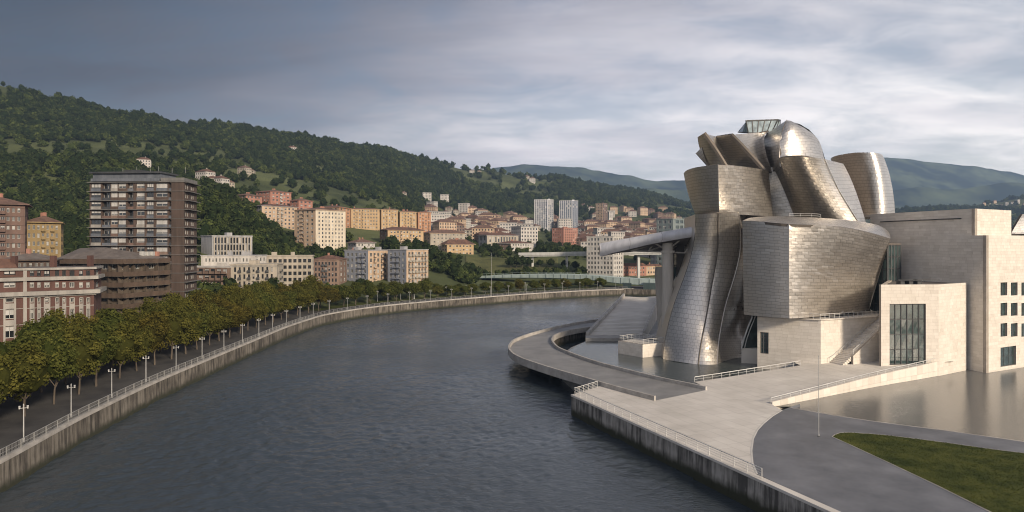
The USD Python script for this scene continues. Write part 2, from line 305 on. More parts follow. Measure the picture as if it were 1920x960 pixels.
glass('window_glass', (0.028, 0.032, 0.036))
glass('teal_glass', (0.055, 0.085, 0.085), 0.06, 1.0)
glass('skylight_glass', (0.36, 0.45, 0.48), 0.06, 1.0)  # pale blue of the reflected sky put into the base colour
glass('tower_glass', (0.16, 0.19, 0.23), 0.15, 1.0)
def leaf(name, cols):
    mat(name, {'a': ('attribute', {'attribute': 'tone'}), 'g': ('geometry', {}), 'n': ('noise_texture', {'scale': 0.03, 'detail': 3.0}),
        'x': ('mix_float', {'fac': 0.30}), 'r': ('rgb_ramp', {'ramp': cols}),
        'd': ('diffuse_bsdf', {}), 't': ('translucent_bsdf', {}), 'm': ('mix_closure', {'fac': 0.28})},
        [('g.position', 'n.vector'), ('a.fac', 'x.a'), ('n.fac', 'x.b'), ('x.result', 'r.fac'), ('r.color', 'd.color'), ('r.color', 't.color'), ('d.BSDF', 'm.closure1'), ('t.BSDF', 'm.closure2')],
        surface='m.closure')
leaf('leaf_green', [(0.1, (0.028, 0.037, 0.010)), (0.45, (0.064, 0.074, 0.019)), (0.8, (0.125, 0.128, 0.032)), (1.0, (0.175, 0.16, 0.042))])
leaf('leaf_olive', [(0.1, (0.033, 0.036, 0.010)), (0.45, (0.082, 0.083, 0.020)), (0.8, (0.155, 0.142, 0.033)), (1.0, (0.20, 0.17, 0.042))])
leaf('leaf_ochre', [(0.1, (0.026, 0.026, 0.009)), (0.45, (0.074, 0.066, 0.016)), (0.8, (0.140, 0.115, 0.026)), (1.0, (0.18, 0.135, 0.032))])
leaf('leaf_forest', [(0.05, (0.014, 0.024, 0.010)), (0.4, (0.031, 0.044, 0.018)), (0.75, (0.058, 0.074, 0.029)), (1.0, (0.09, 0.105, 0.042))])
leaf('leaf_forest_light', [(0.05, (0.030, 0.042, 0.014)), (0.4, (0.062, 0.082, 0.026)), (0.75, (0.105, 0.125, 0.04)), (1.0, (0.15, 0.165, 0.055))])

# ================================================================ SETTING
bank_pts = np.array([(-40, -300), (-44, -60), (-50, 0), (-54, 45), (-57.5, 75), (-61.5, 100), (-64, 125), (-65.2, 150), (-66.5, 180), (-67.5, 205), (-66.5, 234), (-61.5, 255), (-54, 272), (-37, 296), (-15, 320), (11, 346), (41, 369), (68, 384), (110, 398), (200, 415), (400, 430)], float)
_bt = np.concatenate([[0], np.cumsum(np.linalg.norm(np.diff(bank_pts, axis=0), axis=1))])
_bx, _by = PchipInterpolator(_bt, bank_pts[:, 0]), PchipInterpolator(_bt, bank_pts[:, 1])
_tt = np.arange(0, _bt[-1], 1.5)
BANK = np.column_stack([_bx(_tt), _by(_tt)])
_g = np.gradient(BANK, axis=0); _g /= np.linalg.norm(_g, axis=1, keepdims=True)
BANKN = np.column_stack([-_g[:, 1], _g[:, 0]])                 # towards the land (left of travel)
_cum = np.concatenate([[0], np.cumsum(np.linalg.norm(np.diff(BANK, axis=0), axis=1))])
def bank(s, off=0.0):
    """Point on the bank s metres along it, off metres inland; and its heading."""
    q = np.array([np.interp(s, _cum, BANK[:, 0]), np.interp(s, _cum, BANK[:, 1])]); n = np.array([np.interp(s, _cum, BANKN[:, 0]), np.interp(s, _cum, BANKN[:, 1])])
    n /= np.linalg.norm(n); return q + n * off, n
def s_at_Y(Y): return float(np.interp(Y, BANK[:, 1], _cum))
ZB = 3.7            # promenade level on the far bank
ZP = 3.4            # plaza level

quay_dir = np.array([29.5 - 9.8, 63.0 - 112.5]); quay_dir /= np.linalg.norm(quay_dir)
Q0 = np.array([9.8, 112.5])
Q1 = Q0 + quay_dir * 200
platform = Polygon([Q1, Q0, (13.5, 117), (11.5, 128), (9.5, 142), (10, 158), (14, 172), (20, 186), (22, 192), (54, 325), (70, 345), (110, 362), (200, 380), (400, 395), (900, 395), (900, -300)])

# ---- terrain
COLS = [
 (-1300, [(60, 3.3), (300, 5), (450, 60), (700, 120), (1050, 260), (1400, 230), (4500, 60)]),
 (-400, [(60, 3.3), (150, 3.3), (220, 6), (300, 22), (450, 52), (650, 112), (750, 130), (1000, 255), (1300, 245), (2200, 120), (4500, 60)]),
 (0, [(60, 3.3), (150, 3.3), (220, 7), (300, 20), (450, 49), (650, 107), (750, 127), (1050, 266), (1300, 235), (2200, 120), (4500, 60)]),
 (170, [(60, 3.3), (220, 4), (300, 14), (450, 42), (600, 84), (700, 110), (900, 165), (1150, 254), (1500, 220), (2500, 120), (4500, 60)]),
 (400, [(60, 3.3), (240, 4), (290, 12), (330, 24), (480, 60), (550, 70), (800, 120), (1000, 165), (1350, 254), (1700, 220), (2600, 120), (4500, 60)]),
 (560, [(60, 3.3), (270, 4), (400, 14), (480, 21), (560, 44), (700, 60), (900, 104), (1200, 185), (1500, 257), (1900, 220), (2800, 120), (4500, 60)]),
 (730, [(60, 3.3), (290, 4), (360, 10), (400, 18), (500, 25), (600, 40), (700, 46), (900, 74), (1200, 131), (1450, 200), (1700, 252), (2100, 220), (3000, 120), (4500, 60)]),
 (835, [(60, 3.3), (315, 3.6), (350, 6), (420, 14), (470, 19.5), (545, 22), (600, 24.5), (700, 33), (1000, 54), (1300, 88), (1500, 145), (1700, 215), (1850, 244), (2300, 200), (4500, 60)]),
 (900, [(60, 3.3), (330, 3.6), (440, 5), (470, 8), (545, 16.5), (600, 23), (700, 31), (1000, 51), (1300, 84), (1500, 133), (1700, 180), (1950, 240), (2400, 200), (4500, 60)]),
 (1050, [(60, 3.3), (378, 3.6), (440, 5), (475, 8.5), (545, 17), (600, 21), (800, 28), (1200, 54), (1500, 86), (1750, 144), (2000, 205), (2200, 236), (2700, 200), (4500, 60)]),
 (1200, [(60, 3.3), (450, 4), (600, 15), (900, 31), (1300, 63), (1700, 114), (2000, 145), (2400, 202), (2900, 150), (4500, 60)]),
 (1320, [(60, 3.3), (600, 8), (900, 28), (1300, 58), (2000, 112), (2500, 160), (3000, 120), (4500, 60)]),
 (1500, [(60, 3.3), (400, 4), (1300, 30), (2500, 100), (3000, 80), (4500, 60)]),
 (1700, [(60, 3.3), (400, 4), (1300, 46), (2500, 138), (3000, 100), (4500, 60)]),
 (1920, [(60, 3.3), (400, 4), (1300, 38), (2300, 145), (2600, 205), (3000, 150), (4500, 60)]),
 (2600, [(60, 3.3), (400, 4), (1300, 40), (2300, 150), (2600, 210), (3000, 150), (4500, 60)])]
_cu = np.array([c[0] for c in COLS], float)
def raw_height(x, y):
    x, y = np.asarray(x, float), np.asarray(y, float)
    yy = np.maximum(y, 1.0)
    u = np.clip(960 + F * x / yy, _cu[0], _cu[-1])
    tab = np.stack([PchipInterpolator([a for a, b in c[1]], [b for a, b in c[1]], extrapolate=True)(np.clip(yy, 60, 4500)) for c in COLS])
    k = np.clip(np.searchsorted(_cu, u, 'right') - 1, 0, len(_cu) - 2)
    w = (u - _cu[k]) / (_cu[k + 1] - _cu[k])
    idx = np.arange(u.size).reshape(u.shape)
    flat = tab.reshape(len(COLS), -1)
    z = flat[k.ravel(), idx.ravel()] * (1 - w.ravel()) + flat[k.ravel() + 1, idx.ravel()] * w.ravel()
    z = z.reshape(u.shape)
    amp = np.clip((z - 24) / 70, 0, 1)
    p = np.stack([x / 130, y / 130, np.zeros_like(x)], -1)
    return z + amp * 30 * (meshkit.fbm(p, 4, 3) - 0.5) + np.clip((z - 12) / 50, 0, 1) * 5 * (meshkit.fbm(p * 4, 3, 9) - 0.5)
river_poly = Polygon(list(map(tuple, BANK)) + [(400, 395), (200, 380), (110, 362), (70, 345), (54, 325), (22, 192), (20, 186), (14, 172), (10, 158), (9.5, 142), (11.5, 128), (13.5, 117), tuple(Q0), tuple(Q1), (120, -300)]).buffer(0)
def terrain_height(x, y):
    x, y = np.asarray(x, float), np.asarray(y, float)
    z = raw_height(x, y)
    pts = shapely.points(np.stack([x, y], -1))
    near = (y < 520)
    d = np.full(x.shape, 1e3); d[near] = shapely.distance(pts[near], river_poly)
    w = np.clip((d - 12) / 8, 0, 1)
    z = z * w + -3.0 * (1 - w)
    dp = np.full(x.shape, 1e3); dp[near] = shapely.distance(pts[near], platform)
    z = np.where(dp < 6, np.minimum(z, 1.2), z)
    return z
uu = np.concatenate([np.linspace(-1300, -120, 50), np.linspace(-110, 2030, 330), np.linspace(2050, 3000, 30)])
yy = np.concatenate([np.linspace(60, 500, 180), np.geomspace(504, 4500, 190)])
U_, Y_ = np.meshgrid(uu, yy)
X_ = (U_ - 960) / F * Y_
Z_ = terrain_height(X_, Y_)
nv, nu = U_.shape
ii = np.arange(nv * nu).reshape(nv, nu)
quads = np.stack([ii[:-1, :-1], ii[:-1, 1:], ii[1:, 1:], ii[1:, :-1]], -1).reshape(-1, 4)
tm = MB().add(np.stack([X_, Y_, Z_], -1).reshape(-1, 3), quads)
obj('hillside', tm, 'hill_grass', smooth=True, kind='structure', label='green hillside rising behind the river bank', cat='hill')

gu_, gy_ = np.meshgrid(np.linspace(866, 1052, 60), np.linspace(462, 556, 40)); gx_ = (gu_ - 960) / F * gy_
gz_ = raw_height(gx_, gy_) + .25 - 2.5 * (np.minimum.reduce([gu_ - 866, 1052 - gu_, (gy_ - 462) * 3, (556 - gy_) * 3]) < 3.5)
i2 = np.arange(gu_.size).reshape(gu_.shape)
obj('grass_slope', MB().add(np.stack([gx_, gy_, gz_], -1).reshape(-1, 3), np.stack([i2[:-1, :-1], i2[:-1, 1:], i2[1:, 1:], i2[1:, :-1]], -1).reshape(-1, 4)), 'meadow', smooth=True, kind='stuff', label='open sunlit grass slope beyond the green bridge', cat='grass')
# ---- flat land behind and beside the camera
big = sbox(-6500, -6500, 6500, 60.5)
wedge = Polygon([(X(-1300, 60), 60.0), (X(3000, 60), 60.0), (X(3000, 60) * 1, 70), (X(-1300, 60), 70)])
rest = shapely.difference(big, river_poly.buffer(1.0))
rest = shapely.difference(rest, platform)
mb = MB()
for g in getattr(rest, 'geoms', [rest]): mb.sheet(g, 3.1)
mb.sheet(Polygon([(X(-1300, 60), 60.4), (X(-1300, 4500), 4500), (-6500, 4500), (-6500, 60.4)]), 3.1)
mb.sheet(Polygon([(X(3000, 60), 60.4), (6500, 60.4), (6500, 4500), (X(3000, 4500), 4500)]), 3.1)
obj('ground', mb, 'soil', kind='structure')
# the river: real ripples where the water is looked at, a plain sheet elsewhere
wv = MB().sheet(Polygon([(-160, -400), (500, -400), (900, 58), (-160, 58)]), -0.12).sheet(Polygon([(X(1300, 58), 58), (900, 58), (900, 470), (X(1300, 400), 400)]), -0.12).sheet(Polygon([(X(-90, 400), 400), (X(1300, 400), 400), (900, 470), (-200, 470)]), -0.12)
wy = [58.0]
while wy[-1] < 400: wy.append(wy[-1] + .26 + .42 * (wy[-1] - 58) / 342)
wu = np.linspace(-90, 1300, 600)
WU, WY = np.meshgrid(wu, np.array(wy)); WX = (WU - 960) / F * WY
ca, sa = math.cos(.5), math.sin(.5)
wa, wb = WX * ca + WY * sa, -WX * sa + WY * ca
o_ = np.zeros_like(WX)
def wn(sx_, sy_, seed): return meshkit.noise(np.stack([wa / sx_, wb / sy_, o_], -1), seed) - .5
patch = np.clip(.35 + 1.5 * (meshkit.fbm(np.stack([wa / 70, wb / 26, o_], -1), 3, 5) - .25), .25, 1.25)
WZ = patch * (.13 * wn(1.3, .85, 1) + .11 * wn(.9, 1.2, 2) + .12 * wn(2.6, 1.7, 3) + .08 * wn(.65, .6, 4)) + .07 * wn(8, 5, 6)
i2 = np.arange(WX.size).reshape(WX.shape)
wv.add(np.stack([WX, WY, WZ], -1).reshape(-1, 3), np.stack([i2[:-1, :-1], i2[:-1, 1:], i2[1:, 1:], i2[1:, :-1]], -1).reshape(-1, 4))
obj('river', wv, 'river_water', smooth=True, kind='structure', label='dark rippled river bending to the right', cat='river')

# ---- far mountains
def mountain(name, prof, Y0, depth, seed, label, rough=60):
    pu = np.array([a for a, b in prof], float); pv = np.array([b for a, b in prof], float)
    us = np.linspace(pu[0], pu[-1], 420); ts = np.linspace(-1, 1, 70)
    ridge = H + (VH - PchipInterpolator(pu, pv)(us)) / F * Y0
    UU, TT = np.meshgrid(us, ts)
    YY = Y0 + TT * depth; XX = (UU - 960) / F * YY
    shape = np.where(TT < 0, (1 + TT) ** 1.25, (1 - TT) ** 1.1)
    q = np.stack([XX / 900, YY / 900, np.zeros_like(XX)], -1)
    n1 = meshkit.fbm(q, 5, seed) - 0.5
    ZZ = 20 + (ridge[None] - 20) * shape + n1 * rough * 4 * np.clip(1 - np.abs(TT), 0, 1) ** 0.5 * np.clip(np.abs(TT) * 3, 0.06, 1)
    ZZ += (meshkit.fbm(q * 9, 3, seed + 5) - 0.5) * 26 * np.clip(1 - np.abs(TT), 0, 1)
    a, b = UU.shape; i2 = np.arange(a * b).reshape(a, b)
    qd = np.stack([i2[:-1, :-1], i2[:-1, 1:], i2[1:, 1:], i2[1:, :-1]], -1).reshape(-1, 4)
    obj(name, MB().add(np.stack([XX, YY, ZZ], -1).reshape(-1, 3), qd), 'hill_far', smooth=True, kind='structure', label=label, cat='mountain')
mountain('mountain', [(500, 400), (760, 345), (880, 320), (960, 310), (985, 306), (1030, 309), (1080, 312), (1130, 320), (1180, 327), (1230, 336), (1290, 338), (1360, 350), (1440, 352), (1520, 340), (1600, 310), (1660, 295), (1700, 296), (1740, 301), (1800, 307), (1860, 314), (1920, 326), (2100, 350), (2400, 380), (2800, 410)], 5200, 1500, 21, 'hazy blue mountain ridge far beyond the museum')
mountain('mountain', [(-900, 300), (-300, 330), (200, 345), (600, 350), (900, 352), (1200, 352), (1300, 355), (1500, 372), (1620, 368), (1720, 350), (1800, 352), (1900, 340), (2100, 352), (2500, 385), (2900, 420)], 3950, 620, 47, 'lower green foothill in front of the blue mountain', rough=35)

# ---- far bank promenade: a strip of paving, a road behind it, the quay wall
i0, i1 = int(np.searchsorted(_cum, 60)), len(BANK) - 1
seg = slice(i0, i1)
def offs(o): return BANK[seg] + BANKN[seg] * o
def band(name, o0, o1, z, m, **kw):
    a, b = offs(o1), offs(o0)
    obj(name, MB().strip(np.column_stack([b, np.full(len(b), z)]), np.column_stack([a, np.full(len(a), z)])), m, kind='structure', **kw)
band('promenade', 0.45, 26, ZB, 'promenade_paving', label='dark paved promenade under the trees along the far bank', cat='promenade')
band('road', 25.8, 37, ZB - 0.12, 'asphalt')
band('pavement', 36.9, 98, ZB - 0.004, 'promenade_paving')
# pale lines of kerb along the promenade
kb = MB()
a, b = offs(25.6), offs(25.9)
kb.strip(np.column_stack([b, np.full(len(b), ZB + 0.03)]), np.column_stack([a, np.full(len(a), ZB + 0.03)]))
kb.strip(np.column_stack([a, np.full(len(a), ZB + 0.03)]), np.column_stack([a, np.full(len(a), ZB - 0.02)]))
obj('kerb', kb, 'parapet_concrete', kind='structure')
lawn = [k for k in range(i0, i1) if 250 < BANK[k, 1] and BANK[k, 0] < 60]
a = BANK[lawn] + BANKN[lawn] * 9; b = BANK[lawn] + BANKN[lawn] * 24
obj('grass_verge', MB().strip(np.column_stack([a, np.full(len(a), ZB + 0.05)]), np.column_stack([b, np.full(len(b), ZB + 0.05)])), 'grass', kind='stuff', label='strip of short grass under the trees on the far bank', cat='grass')

w = thing('embankment_wall', 'long curving concrete embankment wall of the far bank, streaked and stained above the water', 'wall')
step = 8                                    # about 12 m a panel
rng = random.Random(4)
for k in range(i0, i1 - step, step):
    if BANK[k, 0] > 260: break
    mb = MB(); t = rng.uniform(0.25, 0.75); e = rng.uniform(0, 0.03)
    ks = list(range(k, k + step + 1))
    pts = BANK[ks].copy()
    d0 = (pts[1] - pts[0]) / np.linalg.norm(pts[1] - pts[0]); d1 = (pts[-1] - pts[-2]) / np.linalg.norm(pts[-1] - pts[-2])
    pts[0] += d0 * 0.04; pts[-1] -= d1 * 0.04
    nn = BANKN[ks]
    f0 = np.column_stack([pts - nn * e, np.full(len(ks), 3.32)]); f1 = np.column_stack([pts - nn * (e + 0.10), np.full(len(ks), -2.0)])
    r0 = np.column_stack([pts + nn * 0.6, np.full(len(ks), 3.32)])
    mb.strip(f0, r0, t); mb.strip(f1, f0, t)
    mb.quad(f0[0], f1[0], np.append(pts[0] + nn[0] * 0.6, -2), r0[0], t); mb.quad(f1[-1], f0[-1], r0[-1], np.append(pts[-1] + nn[-1] * 0.6, -2), t)
    obj('wall_panel', mb, 'bank_concrete', w)
ks = list(range(i0, i1))
p_ = BANK[ks]; n_ = BANKN[ks]
def lay(o, z): return np.column_stack([p_ + n_ * o, np.full(len(ks), z)])
mb = MB().strip(lay(-0.12, 3.34), lay(-0.12, ZB + 0.06)).strip(lay(-0.12, ZB + 0.06), lay(0.55, ZB + 0.06)).strip(lay(0.55, ZB + 0.06), lay(0.55, 3.5)).strip(lay(0.55, 3.34), lay(-0.12, 3.34))
obj('coping', mb, 'parapet_concrete', w)
mb = MB().strip(lay(0.25, -2), lay(0.25, 3.3))
obj('wall_backing', mb, 'bank_concrete', w)

# railing of the far bank: posts, rails, balusters
rail = thing('bank_railing', 'pale steel railing on top of the far embankment wall', 'railing')
s0, s1 = s_at_Y(40), s_at_Y(383)
posts = np.arange(s0, s1, 3.0)
for q in posts:
    p, n = bank(q, 0.2)
    obj('rail_post', MB().bar((*p, ZB + 0.05), (*p, ZB + 1.15), 0.09), 'bank_rail', rail)
ss = np.arange(s0, s1, 1.5)
for z in (0.25, 0.62, 1.12):
    pts = np.array([[*bank(q, 0.2)[0], ZB + z] for q in ss])
    obj('rail_bar', MB().tube(pts, 0.032 if z < 1 else 0.045, 5), 'bank_rail', rail)
mb = MB()
for q in np.arange(s0, s_at_Y(230), 0.3):
    p, n = bank(q, 0.2); mb.bar((*p, ZB + 0.25), (*p, ZB + 1.1), 0.02)
obj('baluster', mb, 'bank_rail', rail, kind='stuff')

# ================================================================ THE MUSEUM SIDE OF THE RIVER
def zp(x, y):
    t = ((np.asarray(x) - 40) * 42 + (np.asarray(y) - 106) * 25) / 2389.0
    return ZP + 2.0 * np.clip(t, 0, 1)
ZW = 2.6       # pool level
obj('quay_base', MB().prism(platform.buffer(-0.9), -3.0, 2.3), 'walkway_concrete', kind='structure')
# pools
pool1 = Polygon([(13.2, 117), G(1330, 728, 2.6), (33, 121.5), G(1500, 688, 3.9), G(1560, 672, 3.4), (90, 170), (60, 200), (24, 190), (16, 172), (11.6, 158), (11, 142), (13, 128)])
obj('reflecting_pool', MB().sheet(pool1, ZW), 'pool_water', kind='structure', label='still shallow pool between the curved walkway and the titanium tower', cat='pool')

# plaza surface (stone flags laid in a grid that follows the quay)
arc_px = [(1419, 888), (1411, 868), (1409, 845), (1412, 822), (1420, 806), (1432, 793), (1448, 780), (1466, 769), (1484, 762), (1500, 757)]
arc = [G(u, v, ZP) for u, v in arc_px]
wall_px = [(1445, 757), (1480, 748), (1520, 738), (1570, 725), (1620, 712), (1670, 700), (1715, 690), (1757, 680)]
wallp = []
for u, v in wall_px:
    z = ZP
    for _ in range(8):
        q = G(u, v, z); z = float(zp(*q))
    wallp.append(q)
wallp = np.array(wallp)
rail_px = [(1302, 716), (1350, 709), (1400, 701), (1450, 693), (1500, 685)]
railp = []
for u, v in rail_px:
    z = ZP
    for _ in range(8):
        q = G(u, v, z); z = float(zp(*q))
    railp.append(q)
railp = np.array(railp)
plaza = Polygon([tuple(Q0)] + [tuple(Q0 + quay_dir * t) for t in np.linspace(10, np.linalg.norm(arc[0] - Q0), 6)] + [tuple(q) for q in arc[:8]] + [tuple(q) for q in wallp] + [(86, 133), (90, 150), (62, 150), (56.5, 137.0)] + [tuple(q) for q in railp[::-1]] + [(33, 121), tuple(G(1325, 727, ZP)), tuple(G(1232, 744, ZP)), tuple(G(1148, 722, ZP)), tuple(G(1140, 719, ZP))]).buffer(0)
pm = MB(); sv = np.array([42.0, 25.0]) / 2389.0; tdir = np.array([42.0, 25.0]) / math.hypot(42, 25); tn = np.array([-tdir[1], tdir[0]]); o0 = np.array([40.0, 106.0]); Lr = math.hypot(42, 25)
for ta, tb_ in [(-200, 0.0), (0, Lr), (Lr, 200)]:
    c = plaza.buffer(0.02).intersection(Polygon([o0 + tdir * ta - tn * 200, o0 + tdir * tb_ - tn * 200, o0 + tdir * tb_ + tn * 200, o0 + tdir * ta + tn * 200]))
    for g in getattr(c, 'geoms', [c]): pm.sheet(g, lambda x, y: zp(x, y) - 0.04)
obj('plaza', pm, 'plaza_joint', kind='structure', label='pale stone plaza beside the river', cat='plaza')
# flags
ang = math.atan2(quay_dir[1], quay_dir[0]); cx, sx = math.cos(ang), math.sin(ang)
R2 = np.array([[cx, sx], [-sx, cx]])
rng = random.Random(9)
flags = []
loc = (np.array(plaza.exterior.coords) - Q0) @ R2.T
pl_loc = Polygon(loc).buffer(0)
lx0, ly0, lx1, ly1 = pl_loc.bounds
row = 0; yv = math.floor(ly0)
while yv < ly1:
    hgt = 2.0
    xv = lx0 - 3.4 * rng.random()
    while xv < lx1:
        wd = 3.2
        c = sbox(xv + 0.012, yv + 0.012, xv + wd - 0.012, yv + hgt - 0.012).intersection(pl_loc)
        xv += wd
        for g in getattr(c, 'geoms', [c]):
            if g.geom_type != 'Polygon' or g.area < 0.06: continue
            w = np.array(g.exterior.coords)[:-1] @ R2 + Q0
            flags.append((g.area / (w[:, 1].mean() ** 2), Polygon(w), rng.random() * 0.9 + 0.05, rng.uniform(0, 0.006)))
    yv += hgt
flags.sort(key=lambda t: -t[0])
rest_mb = MB()
for k, (_, g, t, dz) in enumerate(flags):
    mb = MB().sheet(g, lambda x, y: zp(x, y) + dz, t) if k < 290 else rest_mb.sheet(g, lambda x, y: zp(x, y) + dz, t)
    if k < 290: obj('paving_flag', mb, 'plaza_stone', '/World/plaza')
obj('paving_flags', rest_mb, 'plaza_stone', '/World/plaza', kind='stuff')

# dark paving, right hand pool, lawn
zl = ZP - 0.02
edge_pool = [G(1480, 764, ZP), G(1560, 778, ZP), G(1640, 790, ZP), G(1780, 808, ZP), G(1920, 828, ZP), G(2200, 868, ZP), G(2600, 920, ZP)]
dark = Polygon([tuple(q) for q in arc] + [tuple(edge_pool[0])] + [tuple(q) for q in edge_pool[1:]] + [(150, 40), (150, -200), tuple(Q0 + quay_dir * 190), tuple(Q0 + quay_dir * 80)]).buffer(0)
obj('dark_paving', MB().prism(dark, 2.4, zl), 'dark_paving', kind='structure', label='smooth dark grey paving curving around the lawn', cat='paving')
# thin pale seams in the dark paving
lawn_px = [(1561, 819), (1566, 815), (1575, 812), (1590, 811), (1625, 813), (1660, 816), (1720, 823), (1780, 831), (1850, 841), (1920, 850), (2200, 890), (2700, 960)]
lawn_pts = [G(u, v, ZP) for u, v in lawn_px] + [np.array((140.0, 20.0)), np.array((60.0, 20.0)), G(1858, 960, ZP), G(1755, 909, ZP), G(1655, 862, ZP), G(1590, 832, ZP)]
lawn_poly = Polygon(lawn_pts).buffer(0)
obj('lawn_edging', MB().prism(lawn_poly.buffer(0.10).difference(lawn_poly.buffer(-0.02)), ZP - 0.1, ZP + 0.03), 'parapet_concrete', kind='structure')
gm = MB().sheet(lawn_poly, ZP + 0.01)
rr = np.random.default_rng(5)
lx0, ly0, lx1, ly1 = lawn_poly.bounds
pp = np.column_stack([rr.uniform(lx0, min(lx1, 95), 120000), rr.uniform(max(ly0, 55), ly1, 120000)])
pp = pp[shapely.contains_xy(lawn_poly, pp[:, 0], pp[:, 1])][:42000]
an = rr.uniform(0, 6.28, len(pp)); hh = rr.uniform(0.04, 0.11, len(pp)); ww = rr.uniform(0.03, 0.07, len(pp))
dx, dy = np.cos(an) * ww, np.sin(an) * ww
z0 = np.full(len(pp), ZP + 0.01)
v1 = np.column_stack([pp[:, 0] - dx, pp[:, 1] - dy, z0]); v2 = np.column_stack([pp[:, 0] + dx, pp[:, 1] + dy, z0]); v3 = np.column_stack([pp[:, 0] + rr.normal(0, .05, len(pp)), pp[:, 1] + rr.normal(0, .05, len(pp)), z0 + hh])
gm.add(np.stack([v1, v2, v3], 1).reshape(-1, 3), np.arange(3 * len(pp)).reshape(-1, 3), np.repeat(rr.random(len(pp)), 3))
obj('lawn', gm, 'grass', kind='stuff', label='wedge of short green grass in the dark paving', cat='grass')
ep = np.array(edge_pool)
pool2 = Polygon([tuple(wallp[0]), tuple(G(1500, 757, ZP) + [0, .1])] + [tuple(q + [0, 0.0]) for q in ep] + [(200, 60), (260, 160), (105, 152), (92, 138), (80, 140)] + [tuple(q) for q in wallp[::-1]]).buffer(0).difference(dark.buffer(0.0))
obj('museum_pool', MB().sheet(pool2, 2.95), 'shallow_water', kind='structure', label='wide flat pool at the foot of the limestone block', cat='pool')
# pale curb along the plaza arc and the pool edge
al = LineString([tuple(q) for q in arc[:8]])
obj('paving_edge', MB().prism(al.buffer(0.10, cap_style=2), ZP - 0.3, ZP + 0.02), 'pale_edge', kind='structure')
el = LineString([tuple(q) for q in edge_pool])
obj('pool_edge', MB().prism(el.buffer(0.12, cap_style=2), 2.5, ZP + 0.01), 'parapet_concrete', kind='structure')

# quay wall
qw = thing('quay_wall', 'weathered concrete quay wall under the plaza, stained dark in streaks with a green tide line', 'wall')
L = 3.0; rng = random.Random(12)
nrm = np.array([quay_dir[1], -quay_dir[0]])          # towards the river (checked below)
if nrm[0] > 0: nrm = -nrm
for k in range(46):
    a = Q0 + quay_dir * (k * L + 0.02); b = Q0 + quay_dir * ((k + 1) * L - 0.02); e = rng.uniform(0, 0.03)
    lo = [np.append(q, -2.0) for q in (a + nrm * (e + .05), b + nrm * (e + .05), b - nrm * 0.85, a - nrm * 0.85)]
    hi = [np.append(q, ZP - 0.27) for q in (a + nrm * e, b + nrm * e, b - nrm * 0.85, a - nrm * 0.85)]
    obj('wall_panel', MB().hexa(lo, hi, rng.uniform(0.25, 0.8)), 'quay_concrete', qw)
side = np.array([[9.8, 112.5], [13.5, 117.0]])
sdv = (side[1] - side[0]) / np.linalg.norm(side[1] - side[0])
for k in range(5):
    a = Q0 + sdv * (k * 2.5 + 0.02); b = Q0 + sdv * ((k + 1) * 2.5 - 0.02); n2 = np.array([-sdv[1], sdv[0]])
    lo = [np.append(q, -2.0) for q in (b + n2 * .05, a + n2 * .05, a - n2 * .8, b - n2 * .8)]; hi = [np.append(q, ZP - 0.27) for q in (b, a, a - n2 * .8, b - n2 * .8)]
    obj('wall_panel', MB().hexa(lo, hi, 0.3), 'quay_concrete', qw)
cp = MB()
for k in range(46):
    a = Q0 + quay_dir * (k * L); b = Q0 + quay_dir * ((k + 1) * L - 0.015)
    q4 = [a + nrm * 0.12, b + nrm * 0.12, b - nrm * 0.75, a - nrm * 0.75]
    obj('coping_stone', MB().hexa([np.append(q, ZP - 0.26) for q in q4], [np.append(q, ZP + 0.035) for q in q4], rng.random()), 'plaza_stone', qw)

def railing(name, label, pts, zf, post_gap=2.0, height=1.05, bars=(0.35, 0.7), mat_='steel_rail', hand=0.05, r=0.022, off=0.0, group=None, post=0.06):
    """A railing along the plan points; zf gives the ground height."""
    t = thing(name, label, 'railing', group)
    ls = LineString([tuple(q) for q in pts]); L = ls.length
    n = max(1, round(L / post_gap))
    for i in range(n + 1):
        q = ls.interpolate(L * i / n); z = float(zf(q.x, q.y))
        obj('rail_post', MB().bar((q.x, q.y, z), (q.x, q.y, z + height), post), mat_, t)
    sm = [ls.interpolate(L * i / (2 * n)) for i in range(2 * n + 1)]
    for b in list(bars) + [height]:
        obj('rail_bar' if b != height else 'handrail', MB().tube([(q.x, q.y, float(zf(q.x, q.y)) + b) for q in sm], hand if b == height else r, 6), mat_, t)
    return t
Lq = np.linalg.norm(arc[0] - Q0)
railing('quay_railing', 'slim metal railing along the river edge of the plaza', [Q0 + quay_dir * t - nrm * 0.35 for t in np.linspace(0.3, Lq + 1.5, 12)], lambda x, y: ZP, 2.2, 1.1, (0.3, 0.57, 0.84), r=0.018)
railing('corner_railing', 'short railing closing the plaza corner beside the curved walkway', [Q0 + quay_dir * 0.3 - nrm * 0.35, Q0 + sdv * 7.2 + [0.4, 0]], lambda x, y: ZP, 1.5, 1.1, (0.3, 0.57, 0.84))
railing('pool_railing', 'low bright handrail between the plaza and the tower pool', railp + [0, -0.25], zp, 2.0, 0.95, (0.5,), hand=0.07)

